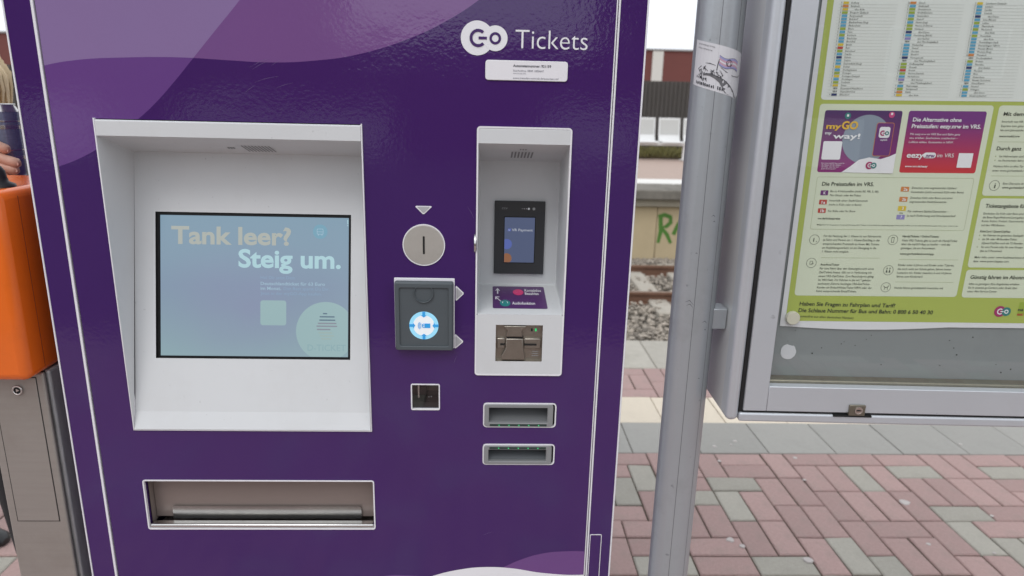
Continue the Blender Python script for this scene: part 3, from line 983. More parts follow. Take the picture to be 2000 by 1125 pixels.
for i in range(3):
    for j in range(3):
        if i == 1 and j == 1:
            continue
        q.add([(xs[i], lipy, zs[j]), (xs[i+1], lipy, zs[j]), (xs[i+1], lipy, zs[j+1]), (xs[i], lipy, zs[j+1])], [(0, 1, 2, 3)])
for x, d in ((x0, 1), (x1, -1)):
    p = [(x, lipy, lc), (x, CB, 1.3590), (x, CB, 1.1490), (x, lipy, 1.1340)]
    q.add(p, [(0, 1, 2, 3) if d < 0 else (3, 2, 1, 0)])
cho = q.build('card_housing', white_panel, mach)
bmesh_o = bmesh.new()
bmesh_o.from_mesh(cho.data)
bmesh.ops.remove_doubles(bmesh_o, verts=bmesh_o.verts, dist=0.0004)
bmesh_o.to_mesh(cho.data)
bmesh_o.free()
bv = cho.modifiers.new('bevel', 'BEVEL')
bv.width, bv.segments, bv.limit_method, bv.angle_limit = 0.0020, 3, 'ANGLE', R(20)
MB().ring(rrect(x0-.002, x1+.002, z0-.002, z1+.002, .005), rrect(x0+.0003, x1-.0003, z0+.0003, z1-.0003, .003), lipy-.0003, FY+.004).build('recess_edge', white_edge, cho)
def under_hood2(x, t, l=0.0):
    return (x, lipy+t*(CB-lipy)-l*0.25, lc+t*(1.3590-lc)-l)
slots(under_hood2, 0.0525, 7, 0.0052, 0.0026, 0.42, 0.78, cho)
for k in range(3):
    MB().add([under_hood2(.0475+.004*k, .25, .0006), under_hood2(.0495+.004*k, .25, .0006), under_hood2(.0495+.004*k, .31, .0006), under_hood2(.0475+.004*k, .31, .0006)], [(0, 3, 2, 1)]).build('microphone_hole', midgrey, cho)
MB().lathe([(0.016, 0), (0.016, 0.003), (0.014, 0.004)], (x0-0.0045, FY+0.006, 1.2440), axis='x').build('lock_disc', steel_bright, cho, smooth=True)
# instruction sticker on the ledge
def ledge(x, t, l=0.0):
    y = lipy+t*(CB-lipy)
    return (x, y-l*0.12, 1.1340+t*0.015+l)
st_pur = mat('sticker_purple', (0.085, 0.022, 0.135), 0.35)
st_pink = mat('sticker_pink', (0.70, 0.04, 0.19), 0.35)
st_teal = mat('sticker_teal', (0.02, 0.25, 0.24), 0.35)
pr = Print(ledge, 0.0004)
def lr(x0, x1, t0, t1, rx, rt, n=4):
    pts = []
    for cx, ct, a0 in ((x0+rx, t0+rt, 180), (x1-rx, t0+rt, 270), (x1-rx, t1-rt, 0), (x0+rx, t1-rt, 90)):
        for i in range(n+1):
            a = R(a0+90*i/n)
            pts.append((cx+rx*math.cos(a), ct+rt*math.sin(a)))
    return pts
def ell(cx, ct, rx, rt, n=28):
    return [(cx+rx*math.cos(2*math.pi*i/n), ct+rt*math.sin(2*math.pi*i/n)) for i in range(n)]
TX = 0.126                                    # ledge depth in metres, to scale print
pr.poly(lr(0.0105, 0.0975, 0.18, 0.92, 0.003, 0.03), 0, 1)
pr.poly(ell(0.0530, 0.71, 0.0088, 0.105), 1, 2)
pr.poly(ell(0.0303, 0.34, 0.0085, 0.105), 2, 2)
pr.text('Kontaktlos', 0.0640, 0.735, 0.0275, 0.085, 3, 2, bold=0.02)
pr.text('Bezahlen', 0.0640, 0.625, 0.0228, 0.085, 3, 2, bold=0.02)
pr.text('Audiofunktion', 0.0415, 0.300, 0.0370, 0.085, 3, 2, bold=0.02)
pr.stroke([(0.0187, 0.65), (0.0187, 0.82)], 0.0022, 3, 2)
pr.poly([(0.0148, 0.76), (0.0157, 0.74), (0.0187, 0.80), (0.0217, 0.74), (0.0226, 0.76), (0.0187, 0.85)], 3, 2.4)
pr.stroke([(0.0235, 0.40), (0.0165, 0.52)], [0.0018, 0.0018], 3, 2)
pr.poly([(0.0145, 0.46), (0.0145, 0.55), (0.0215, 0.55), (0.0215, 0.525), (0.0166, 0.525), (0.0166, 0.46)], 3, 2.4)
for kx in range(3):
    pr.hoop(0.0500+kx*0.0025, 0.71, 0.0004, 0.0012, 3, 3, 10)
pr.stroke([(0.0262, 0.33), (0.0265, 0.38), (0.0303, 0.40), (0.0341, 0.38), (0.0344, 0.33)], 0.0012, 3, 3)
rd_ = random.Random(3)
for i in range(46):                          # raised braille dots
    a, t = 0.0265+0.0045*(i % 12)+rd_.choice((0, .0016)), (0.79 if i < 12 else 0.70 if i < 24 else 0.46 if i < 36 else 0.40)
    pr.poly(ell(a+0.0006, t, 0.00045, 0.005, 6), 4, 2)
pr.build('instruction_sticker', [st_pur, st_pink, st_teal, p_white, mat('braille_dot', (0.35, 0.2, 0.4), 0.3)], cho)
# payment terminal
tb = mat('terminal_black', (0.042, 0.045, 0.05), 0.33)  # black lightened, reflection on the casing put into the colour
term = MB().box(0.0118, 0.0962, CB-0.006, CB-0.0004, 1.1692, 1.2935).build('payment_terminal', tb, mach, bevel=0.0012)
MB().add([(0.0118+.0006, CB-.0064, 1.2765), (0.0962-.0006, CB-.0064, 1.2765), (0.0962-.0006, CB-.0064, 1.2928), (0.0118+.0006, CB-.0064, 1.2928)], [(0, 1, 2, 3)]).build('top_strip', mat('terminal_strip', (0.045, 0.047, 0.05), 0.3), term)
g_tb = mat('terminal_display_blue', (0.02, 0.02, 0.025), 0.1, emit=(0.085, 0.11, 0.20), estr=0.8)
TY = CB-0.0066
MB().ring(rrect(0.0278, 0.0806, 1.1884, 1.2676, .0006), rrect(0.0290, 0.0794, 1.1896, 1.2664, .0005), TY-.0004, TY+.0003).build('display_frame', gap_black, term)
MB().add([(0.0290, TY, 1.1896), (0.0794, TY, 1.1896), (0.0794, TY, 1.2664), (0.0290, TY, 1.2664)], [(0, 1, 2, 3)]).build('terminal_display', g_tb, term)
g_w = mat('display_white', (0.02, 0.02, 0.02), 0.2, emit=(0.55, 0.58, 0.65), estr=0.8)
g_blu = mat('display_blue', (0.02, 0.02, 0.02), 0.2, emit=(0.10, 0.14, 0.42), estr=0.8)
g_brn = mat('display_brown', (0.02, 0.02, 0.02), 0.2, emit=(0.28, 0.12, 0.06), estr=0.8)
def term_print(name, m_, fn, *args, **kw):
    p_ = Print(lambda a, c, l: (a, TY-l, c), 0.0003)
    getattr(p_, fn)(*args, **kw)
    p_.build(name, m_, term)
term_print('terminal_lettering', g_w, 'text', 'VR Payment', 0.0412, 1.2433, 0.0350, 0.0042, 0, 2, res=3)
term_print('payment_mark', g_blu, 'poly', [(0.0340, 1.2430), (0.0392, 1.2430), (0.0402, 1.2476), (0.0350, 1.2476)], 0, 1)
term_print('payment_mark', g_w, 'text', 'v', 0.0352, 1.2438, 0.0030, 0.0034, 0, 2)
term_print('display_disc', g_blu, 'poly', [(max(a, 0.0292), c) for a, c in circle(0.0330, 1.2210, 0.0088)], 0, 1)
term_print('display_disc', g_brn, 'poly', [(max(a, 0.0292), max(c, 1.1898)) for a, c in circle(0.0330, 1.1965, 0.0088)], 0, 1)
term_print('maker_lettering', lightgrey, 'text', 'CCV', 0.0238, 1.2800, 0.0095, 0.0028, 0, 2)
for a, rr_, m_ in ((0.0575, .0005, p_white), (0.0610, .0007, p_white), (0.0645, .0007, p_white), (0.0685, .0019, p_white), (0.0770, .0024, lightgrey)):
    term_print('indicator_dot', m_, 'poly', circle(a, 1.2812, rr_, 14), 0, 2)
# chip card reader of bronze-grey cast metal
cast = mat('cast_metal', (0.33, 0.30, 0.26), 0.34, metal=0.9, var=0.2, vscale=60, bump=0.1, bscale=300)
q = MB()
a0, a1, c0, c1 = RD
for p, s in (((a0, c0), (a1, c0)), ((a1, c0), (a1, c1)), ((a1, c1), (a0, c1)), ((a0, c1), (a0, c0))):
    q.add([(p[0], lipy, p[1]), (s[0], lipy, s[1]), (s[0], FY+.012, s[1]), (p[0], FY+.012, p[1])], [(0, 1, 2, 3)])
q.add([(a0, FY+.004, c0), (a1, FY+.004, c0), (a1, FY+.004, c1), (a0, FY+.004, c1)], [(0, 1, 2, 3)])
rdr = q.build('card_reader', cast, mach)
rx = lambda t: a0+t*(a1-a0)
rz = lambda t: c0+t*(c1-c0)
MB().prism([(rx(.14), rz(.03)), (rx(.63), rz(.03)), (rx(.64), rz(.10)), (rx(.59), rz(.36)), (rx(.59), rz(.62)), (rx(.22), rz(.62)), (rx(.22), rz(.36)), (rx(.12), rz(.12))], FY-.003, FY+.006).build('lower_guide', cast, rdr, bevel=0.0014)
MB().prism([(rx(.22), rz(.67)), (rx(.58), rz(.67)), (rx(.55), rz(.83)), (rx(.66), rz(.97)), (rx(.16), rz(.97)), (rx(.25), rz(.83))], FY-.003, FY+.006).build('upper_guide', cast, rdr, bevel=0.0014)
for u0, u1 in ((.03, .20), (.61, .97)):
    MB().box(rx(u0), rx(u1), FY-.001, FY+.006, rz(.34), rz(.62)).build('slot_flange', cast, rdr, bevel=0.0014)
MB().box(rx(.10), rx(.20), FY-.0018, FY+.002, rz(.43), rz(.48)).build('card_slot', gap_black, rdr)
MB().box(rx(.61), rx(.88), FY-.0018, FY+.002, rz(.43), rz(.48)).build('card_slot', gap_black, rdr)
MB().box(rx(.23), rx(.59), FY-.0005, FY+.005, rz(.625), rz(.665)).build('card_slot', gap_black, rdr)
MB().box(rx(.755), rx(.79), FY+.0028, FY+.005, rz(.80), rz(.87)).build('lamp', gap_black, rdr)
MB().box(rx(.84), rx(.875), FY+.0028, FY+.005, rz(.80), rz(.87)).build('lamp', led_green, rdr, label='lit green lamp')
pr = Print(lambda a, c, l: (a, FY+.004-l, c), 0.0004)
for k in range(3):
    pr.stroke([(rx(.80-.01*k), rz(.24-.06*k)), (rx(.93), rz(.24-.06*k))], 0.0008)
pr.build('engraving', lightgrey, rdr)

# ---- coin slot, arrows -----------------------------------------------
coin = MB().lathe([(0.0302, 0.0), (0.0302, 0.0012), (0.0296, 0.0018)], (-0.0950, FY, 1.2408), 56, 'y').build('coin_slot', mat('coin_plate', (0.56, 0.54, 0.50), 0.38, metal=0.55, var=0.2, vscale=14, bump=0.05, bscale=50, dirt=0.3, dirtcol=(0.3, 0.28, 0.25), dscale=14), mach)
MB().ring(circle(-0.0950, 1.2408, 0.0318, 56), circle(-0.0950, 1.2408, 0.0303, 56), FY-0.0015, FY+0.002).build('coin_slot_trim', white_edge, coin)
MB().prism(rrect(-0.0965, -0.0935, 1.2270, 1.2545, 0.0012), FY-0.0022, FY-0.001).build('slot', gap_black, coin)
def arrow(pts, inn):
    o = MB().prism(pts, FY-0.0006, FY+0.001).build('arrow_marker', white_edge, mach)
    MB().prism(inn, FY-0.0010, FY-0.0005).build('arrow_fill', mat('arrow_grey', (0.42, 0.42, 0.44), 0.4), o)
def tri(cx, cz, pts, k=0.74):
    mx_, mz_ = sum(p[0] for p in pts)/3, sum(p[1] for p in pts)/3
    P = []
    for i, p in enumerate(pts):              # clipped corners
        a, c = pts[i-1], pts[(i+1) % 3]
        P += [(p[0]+(a[0]-p[0])*.09, p[1]+(a[1]-p[1])*.09), (p[0]+(c[0]-p[0])*.09, p[1]+(c[1]-p[1])*.09)]
    arrow(P, [(mx_+(x-mx_)*k, mz_+(z-mz_)*k) for x, z in P])
tri(0, 0, [(-0.1083, 1.2998), (-0.0952, 1.2866), (-0.0815, 1.2998)])
tri(0, 0, [(-0.0472, 1.1530), (-0.0338, 1.1660), (-0.0472, 1.1790)])
tri(0, 0, [(-0.0484, 1.0750), (-0.0343, 1.0877), (-0.0484, 1.1008)])

# ---- contactless ticket reader ---------------------------------------
q = MB().box(-0.1407, -0.0487, FY-0.002, FY+0.002, 1.0770, 1.1896).build('ticket_reader', white_edge, mach, bevel=0.0008)
MB().prism(rrect(-0.1392, -0.0502, 1.0765, 1.1862, 0.003), FY-0.0125, FY-0.002).build('reader_body', grey_plastic, q, bevel=0.0022)
MB().ring(rrect(-0.1392+.0015, -0.0502-.0015, 1.0780, 1.1847, 0.003), rrect(-0.1320, -0.0572, 1.0842, 1.1775, 0.003), FY-0.0150, FY-0.012).build('reader_rim', grey_plastic, q, bevel=0.0009)
MB().ring(circle(-0.0951, 1.1690, 0.0150, 40), circle(-0.0951, 1.1690, 0.0138, 40), FY-0.0152, FY-0.012).build('dimple', grey_plastic, q, bevel=0.0005)
cyan = mat('badge_pale_blue', (0.30, 0.66, 0.86), 0.35, emit=(0.30, 0.66, 0.86), estr=0.25)
blue = mat('badge_blue', (0.03, 0.30, 0.66), 0.35, emit=(0.03, 0.30, 0.66), estr=0.25)
bwh = mat('badge_white', (0.8, 0.83, 0.85), 0.35, emit=(0.8, 0.83, 0.85), estr=0.2)
pr = Print(lambda a, c, l: (a, FY-0.0127-l, c), 0.0003)
bx, bz, br_ = -0.0951, 1.1175, 0.0224
pr.poly(circle(bx, bz, br_, 56), 0, 1)
pr.poly([(bx+.0165*math.cos(t)*(1 if abs(math.sin(2*t)) > .5 else .92), bz+.0165*math.sin(t)) for t in [2*math.pi*i/48 for i in range(48)]], 2, 2)
for k in range(4):
    a = k*math.pi/2
    ca, sa = math.cos(a), math.sin(a)
    P = [(.0222, -.0021), (.0222, .0021), (.0165, .0021), (.0165, .0046), (.0130, 0), (.0165, -.0046), (.0165, -.0021)]
    pr.poly([(bx+ca*x-sa*z, bz+sa*x+ca*z) for x, z in P], 1, 3)
pr.poly([(bx+.0015, bz-.0036), (bx+.0098, bz-.0036), (bx+.0098, bz+.0036), (bx+.0015, bz+.0036)], 1, 4)
A, B2 = arc_band(bx, bz, 0.0022, 0.0034, 30, 330)
pr.strip(A, B2, 1, 5)
pr.poly([(bx-.0025, bz-.0005), (bx+.0030, bz-.0005), (bx+.0030, bz+.0006), (bx-.0025, bz+.0006)], 1, 5)
for rr_ in (0.0050, 0.0066, 0.0082):
    A, B2 = arc_band(bx-0.0005, bz, rr_-.0004, rr_+.0004, 135, 225, 12)
    pr.strip(A, B2, 1, 4)
pr.build('reader_badge', [cyan, blue, bwh], q)

# ---- scanner window ----------------------------------------------------
outline(SC, 0.0018, 0.001)
q = MB().box(SC[0], SC[1], FY+0.030, FY+0.034, SC[2], SC[3])
for a in ((SC[0]-.001, SC[0], SC[2], SC[3]), (SC[1], SC[1]+.001, SC[2], SC[3]), (SC[0], SC[1], SC[3], SC[3]+.001), (SC[0], SC[1], SC[2]-.001, SC[2])):
    q.box(a[0], a[1], FY+.011, FY+.034, a[2], a[3])
scn = q.build('scanner_window', black, mach)
MB().box(SC[0]+.008, SC[0]+.0105, FY+.012, FY+.02, SC[2]+.014, SC[3]-.006).build('lens_bar', steel_bright, scn)
MB().box(SC[0]+.022, SC[1]-.002, FY+.02, FY+.03, SC[3]-.018, SC[3]-.007).build('sensor', mat('sensor_brown', (0.06, 0.045, 0.035), 0.3), scn)
MB().box(SC[0]+.001, SC[1]-.001, FY+.006, FY+.03, SC[2], SC[2]+.010).build('sill', black, scn)
for k, (a, c) in enumerate(((.024, .012), (.028, .0125), (.024, .036), (.029, .0362))):
    MB().box(SC[0]+a, SC[0]+a+.0022, FY+.018, FY+.019, SC[2]+c, SC[2]+c+.0014).build('contact_pin', lightgrey, scn)
gl = bpy.data.materials.new('scanner_glass')
gl.use_nodes = True
def glassy(mt, tint=(1, 1, 1), rough=0.0, ior=1.45, gain=1.0):
    n = mt.node_tree
    N, L = n.nodes, n.links
    for q_ in list(N):
        if q_.type == 'BSDF_PRINCIPLED':
            N.remove(q_)
    out = [q_ for q_ in N if q_.type == 'OUTPUT_MATERIAL'][0]
    tr = N.new('ShaderNodeBsdfTransparent')
    tr.inputs['Color'].default_value = (*tint, 1)
    gs = N.new('ShaderNodeBsdfGlossy')
    gs.inputs['Roughness'].default_value = rough
    lw = N.new('ShaderNodeLayerWeight')
    lw.inputs['Blend'].default_value = 0.5
    pw = N.new('ShaderNodeMath')
    pw.operation = 'POWER'
    pw.inputs[1].default_value = 5.0
    L.new(lw.outputs['Facing'], pw.inputs[0])
    ma = N.new('ShaderNodeMath')
    ma.operation = 'MULTIPLY_ADD'
    ma.inputs[1].default_value = 0.93
    ma.inputs[2].default_value = 0.07*gain
    L.new(pw.outputs[0], ma.inputs[0])
    mx = N.new('ShaderNodeMixShader')
    L.new(ma.outputs[0], mx.inputs[0])
    L.new(tr.outputs[0], mx.inputs[1])
    L.new(gs.outputs[0], mx.inputs[2])
    L.new(mx.outputs[0], out.inputs['Surface'])
glassy(gl, (0.8, 0.8, 0.8))
MB().add([(SC[0], FY+.003, SC[2]), (SC[1], FY+.003, SC[2]), (SC[1], FY+.003, SC[3]), (SC[0], FY+.003, SC[3])], [(0, 1, 2, 3)]).build('window_glass', gl, scn)

# ---- banknote slots -------------------------------------------------------
def banknote(h, led_top):
    outline(h, 0.0020, 0.004)
    x0, x1, z0, z1 = h
    q = MB().ring(rrect(x0, x1-.003, z0, z1, .004), rrect(x0+.0075, x1-.012, z0+(.0068 if not led_top else .0050), z1-(.0058 if not led_top else .0075), .0015), FY-.003, FY+.012)
    o = q.build('banknote_slot', mat('slot_grey', (0.235, 0.24, 0.245), 0.4), mach, bevel=0.001)
    zi0, zi1 = z0+.005, z1-.005
    q = MB().box(x0+.006, x1-.010, FY+.034, FY+.036, z0+.002, z1-.002).box(x0+.004, x0+.006, FY+.012, FY+.036, z0+.002, z1-.002).box(x1-.010, x1-.008, FY+.012, FY+.036, z0+.002, z1-.002)
    q.box(x0+.006, x1-.010, FY+.0125, FY+.036, z1-.0025, z1-.001).box(x0+.006, x1-.010, FY+.0125, FY+.036, z0+.001, z0+.0025)
    q.build('slot_cavity', gap_black, o)
    ht = .46 if not led_top else .30
    za = z0+.006
    zb = z0+(z1-z0)*(ht+.15)
    MB().add([(x0+.0065, FY+.004, za), (x1-.0105, FY+.004, za), (x1-.0105, FY+.030, zb), (x0+.0065, FY+.030, zb)], [(0, 1, 2, 3)]).build('slot_ramp', mat('ramp_grey', (0.13, 0.135, 0.14), 0.4) if not led_top else midgrey, o)
    MB().box(x1-.0025, x1, FY+.004, FY+.008, z0+.002, z1-.002).build('side_gap', gap_black, o)
    zl = z1-.0042 if led_top else z0+.0028
    MB().box(x0+.009, x1-.013, FY-.0034, FY-.002, zl-.0018, zl+.0020).build('lamp_strip', mat('lamp_strip_dark', (0.03, 0.05, 0.045), 0.25), o)
    for k in range(5):
        xx = x0+.024+(x1-x0-.05)*k/4
        MB().prism(circle(xx, zl, .00105, 10), FY-.0040, FY-.0030).build('lamp', led_green, o)
banknote(BN1, False)
banknote(BN2, True)

# ---- ticket and change tray ------------------------------------------------
outline(TRAY, 0.0020, 0.002)
x0, x1, z0, z1 = TRAY
q = MB()
q.add([(x0, FY+.085, z0), (x1, FY+.085, z0), (x1, FY+.085, z1), (x0, FY+.085, z1)], [(0, 1, 2, 3)])
q.add([(x0, FY+.012, z1), (x1, FY+.012, z1), (x1, FY+.085, z1), (x0, FY+.085, z1)], [(0, 3, 2, 1)][:1])
q.add([(x0, FY+.012, z0), (x0, FY+.085, z0), (x0, FY+.085, z1), (x0, FY+.012, z1)], [(0, 1, 2, 3)])
q.add([(x1, FY+.012, z0), (x1, FY+.085, z0), (x1, FY+.085, z1), (x1, FY+.012, z1)], [(3, 2, 1, 0)])
q.add([(x0, FY+.01, z0-.012), (x1, FY+.01, z0-.012), (x1, FY+.085, z0-.016), (x0, FY+.085, z0-.016)], [(0, 1, 2, 3)])
tr = q.build('ticket_tray', steel_h, mach)
MB().box(x0+.0008, x1-.0008, FY-.001, FY+.013, z0+.0006, z0+.0075).build('tray_lip', steel_bright, tr, bevel=0.0028, seg=3)
MB().prism(rrect(x0+.030, x1-.025, z0+.004, z0+.0275, .003), FY+.0215, FY+.023).build('tray_flap', mat('flap_steel', (0.34, 0.335, 0.325), 0.2, metal=0.9, var=0.6, vscale=3.5), tr)
MB().box(x0+.001, x1-.001, FY+.026, FY+.029, z0+.006, z1-.0006).build('tray_cover', mat('tray_cover_reflection_brown', (0.235, 0.190, 0.172), 0.3, metal=0.15, var=0.10, vscale=5, stretch=(1, 1, 5), dirt=0.3, dirtcol=(0.17, 0.14, 0.125), dscale=8), tr)  # reflected brown of the paving put into the cover's base colour

# ---- service label and brand lettering --------------------------------------
MB().prism(rrect(-0.0058, 0.1110, 1.4811, 1.5083, 0.0042), FY-0.0022, FY-0.0004).build('service_label', white_edge, mach, bevel=0.0007)
pr = Print(lambda a, c, l: (a, FY-0.0022-l, c), 0.0003)
ink = mat('dark_ink', (0.05, 0.05, 0.07), 0.5)
ink2 = mat('grey_ink', (0.20, 0.20, 0.24), 0.5)
pr.text('Automatennummer: 921159', 0.0334, 1.4996, 0.0537, 0.0033, 0, 1, bold=0.02, res=3)
pr.text('Störhotline: 0800 1800647', 0.0334, 1.4932, 0.0436, 0.0027, 1, 1, res=3)
pr.text('Anruf kostenfrei', 0.0334, 1.4900, 0.0185, 0.0017, 1, 1)
pr.text('www.transdev-vertrieb.de/automat-rmf', 0.0334, 1.4834, 0.0650, 0.0026, 1, 1, res=3)
lab = [o for o in mach.children if o.name.startswith('service_label')][0]
pr.build('label_lettering', [ink, ink2], lab)
pr = Print(lambda a, c, l: (a, FY-0.0003-l, c), 0.0003)
pr.poly(circle(-0.0176, 1.5369, 0.0230, 64), 0, 1)
pr.poly(circle(0.0077, 1.5371, 0.0170, 64), 0, 1.5)
A, B2 = arc_band(-0.0163, 1.5369, 0.0080, 0.0121, 48, 316, 40)
pr.strip(A, B2, 1, 3)
pr.poly([(-0.0158, 1.5351), (-0.0042, 1.5351), (-0.0042, 1.5389), (-0.0158, 1.5389)], 1, 3)
pr.hoop(0.0075, 1.5370, 0.0047, 0.0082, 1, 3, 48)
pr.build('brand_logo', [p_white, mat('logo_purple', PURPLE, 0.25)], mach)
pr = Print(lambda a, c, l: (a, FY-0.0003-l, c), 0.0003)
pr.text('Tickets', 0.0358, 1.5246, 0.1018, 0.0250, 0, 1, bold=-0.010, res=6)
pr.build('brand_lettering', p_white, mach)
# lock cover on the right strip
lk = MB().ring(rrect(0.1828, 0.2030, 0.60, 0.7415, .002), rrect(0.1838, 0.2020, 0.601, 0.7405, .0015), FY-.0008, FY+.001).build('lock_cover', white_edge, mach)
MB().prism(rrect(0.1842, 0.2016, 0.6015, 0.7400, .0012), FY-.0006, FY+.0008).build('cover_plate', foil_plain, lk)
# fine pale scratches in the foil
scm = mat('scratch', (0.16, 0.11, 0.25), 0.4)
for a, c, ln, ang in ((-0.335, 1.490, .030, 25), (-0.332, 1.487, .026, 28), (-0.305, 1.493, .018, 30), (-0.33, 1.470, .035, 15), (-0.30, 1.463, .025, 18), (-0.345, 1.455, .02, 35), (-0.03, 1.30, .02, -60), (-0.05, 1.05, .015, 70), (0.0, 0.74, .018, 20)):
    pr = Print(lambda a, c, l: (a, FY-l, c), 0.00025)
    pr.stroke([(a, c), (a+ln*.5*math.cos(R(ang+4)), c+ln*.5*math.sin(R(ang+4))), (a+ln*math.cos(R(ang)), c+ln*math.sin(R(ang)))], [0.0001, 0.0004, 0.0001])
    pr.build('scratch_mark', scm, door)

# ================================================================== ticket validator on its post
val = thing('ticket_validator', 'orange ticket validator box on stainless steel post beside purple machine', 'ticket validator', (-0.75, 1.13, 0))
VX0, VX1 = -0.915, -0.700
MB().box(VX0, VX1, 1.005, 1.235, 1.0185, 1.3105).build('housing', orange, val, bevel=0.013, seg=4)
hseam = MB().box(VX1-0.002, VX1+0.0003, 1.0470, 1.0480, 1.03, 1.300).build('housing_seam', mat('orange_shadow_gap', (0.25, 0.04, 0.005), 0.6), val)
MB().box(-0.86, -0.765, 1.0035, 1.006, 1.10, 1.118).build('ticket_slot', gap_black, val, bevel=0.001)
MB().lathe([(0.027, 0), (0.026, 0.004), (0.018, 0.008), (0.0165, 0.014), (0.0150, 0.024), (0.011, 0.031), (0.005, 0.0345), (0.001, 0.0352)], (-0.742, 1.065, 1.3100), 28).build('knob', rubber, val, smooth=True)
PX0, PX1 = -0.797, -0.702
cov = MB().box(PX0, PX1, 1.042, 1.050, 0.012, 1.0185).build('post_cover', steel, val, bevel=0.0032, seg=3)
MB().box(PX0+0.004, PX1-0.004, 1.050, 1.0545, 0.012, 1.0185).build('post_groove', gap_black, val)
MB().box(PX0, PX1+0.002, 1.0545, 1.22, 0.012, 1.0185).build('post', steel_scratch, val, bevel=0.004)
MB().box(PX0-0.05, PX1+0.02, 1.01, 1.27, -0.002, 0.012).build('foot_plate', steel, val, bevel=0.003)
hx0, hx1, hz0, hz1 = -0.7835, -0.7135, 0.7510, 1.0120
MB().ring([(hx0, hz0), (hx1, hz0), (hx1, hz1), (hx0, hz1)], [(hx0+.0011, hz0+.0011), (hx1-.0011, hz0+.0011), (hx1-.0011, hz1-.0011), (hx0+.0011, hz1-.0011)], 1.0416, 1.043).build('hatch_gap', gap_black, cov)
MB().box(hx0+.0012, hx1-.0012, 1.0410, 1.043, hz0+.0012, hz1-.0012).build('hatch', steel, cov, bevel=0.0006)
MB().ring(circle(-0.7440, 0.9905, 0.0082, 24), circle(-0.7440, 0.9905, 0.0055, 24), 1.0372, 1.0405).build('lock_collar', steel_bright, cov, bevel=0.0008)
MB().prism(circle(-0.7440, 0.9905, 0.0056, 20), 1.0395, 1.0412).build('lock_face', gap_black, cov)
MB().prism(circle(-0.7440, 0.9905, 0.0034, 3), 1.0380, 1.0410).build('lock_pin', steel_bright, cov)

# ================================================================== person behind the validator
skin = mat('skin', (0.60, 0.36, 0.27), 0.5, var=0.08, vscale=40, bump=0.06, bscale=250)
cloth = mat('black_cloth', (0.016, 0.016, 0.018), 0.85, var=0.2, vscale=60, bump=0.2, bscale=300)
trous = mat('dark_trousers', (0.022, 0.024, 0.032), 0.85, var=0.2, vscale=60)
hairm = mat('blond_hair', (0.82, 0.68, 0.44), 0.42, var=0.22, vscale=60, stretch=(6, 6, 1))
person = thing('person', 'person with blond hair in black jacket holding a drink can behind validator', 'person', (-1.34, 1.80, 0))
def skinned(name, verts, edges, radii, material, parent, root=0, sub=2):
    me = bpy.data.meshes.new(name)
    off = OFF[parent]
    me.from_pydata([tuple(Vector(v)-off) for v in verts], edges, [])
    me.materials.append(material)
    o = bpy.data.objects.new(name, me)
    C.objects.link(o)
    o.parent = parent
    OFF[o] = off
    sk = o.modifiers.new('skin', 'SKIN')
    sk.use_smooth_shade = True
    lay = me.skin_vertices[0] if me.skin_vertices else None
    if lay is None:
        bm = bmesh.new()
        bm.from_mesh(me)
        bm.verts.layers.skin.verify()
        bm.to_mesh(me)
        bm.free()
        lay = me.skin_vertices[0]
    for i, rr in enumerate(radii):
        lay.data[i].radius = rr if isinstance(rr, tuple) else (rr, rr)
        lay.data[i].use_root = (i == root)
    ss_ = o.modifiers.new('subdivision', 'SUBSURF')
    ss_.levels = ss_.render_levels = sub
    return o
# jacket, trousers: one continuous figure from neck to ankles
V = [(-1.37, 1.83, 0.93), (-1.36, 1.82, 1.08), (-1.35, 1.80, 1.22), (-1.34, 1.79, 1.30), (-1.335, 1.785, 1.345),      # pelvis, waist, chest, collar, neck base
     (-1.175, 1.70, 1.275), (-1.075, 1.62, 1.12), (-1.04, 1.47, 1.235), (-1.01, 1.385, 1.325),                          # near arm: shoulder, elbow, forearm, cuff
     (-1.51, 1.90, 1.275), (-1.60, 1.93, 1.03), (-1.58, 1.86, 0.84),                                                   # far arm
     (-1.29, 1.77, 0.86), (-1.29, 1.74, 0.48), (-1.28, 1.76, 0.12),
     (-1.48, 1.89, 0.86), (-1.68, 1.97, 0.49), (-1.79, 2.05, 0.13)]
Ed = [(0, 1), (1, 2), (2, 3), (3, 4), (3, 5), (5, 6), (6, 7), (7, 8), (3, 9), (9, 10), (10, 11), (0, 12), (12, 13), (13, 14), (0, 15), (15, 16), (16, 17)]
Rd = [(.145, .105), (.125, .095), (.165, .110), (.115, .085), .056, .072, .053, .044, .036, .072, .05, .038, .088, .062, .05, .088, .062, .05]
skinned('body', V, Ed, Rd, cloth, person, 0, 2)
# head with face
hc = Vector((-1.262, 1.725, 1.475))
yawh = R(-35)
def head_pt(a, b, c):                                        # a right, b forward, c up (head's own axes)
    return hc+Vector((math.cos(yawh)*a-math.sin(yawh)*(-b), math.sin(yawh)*a+math.cos(yawh)*(-b), c))
bm = bmesh.new()
bmesh.ops.create_uvsphere(bm, u_segments=28, v_segments=20, radius=1)
for v in bm.verts:
    a, b_, c = v.co.x*0.074, -v.co.y*0.092, v.co.z*0.112
    if c < 0:
        k = -c/0.112
        a *= 1-0.32*k*k
        b_ = b_*(1-0.12*k)+0.010*k
    dn = math.exp(-((a/0.012)**2+((c+0.012)/0.022)**2))*(1 if b_ > 0.05 else 0)
    b_ += 0.020*dn
    for s in (-1, 1):
        b_ -= 0.009*math.exp(-(((a-s*0.031)/0.016)**2+((c-0.012)/0.012)**2))*(1 if b_ > 0.03 else 0)
    b_ += 0.006*math.exp(-((a/0.022)**2+((c+0.052)/0.010)**2))*(1 if b_ > 0.03 else 0)
    v.co = head_pt(a, b_, c)-OFF[person]
me = bpy.data.meshes.new('head')
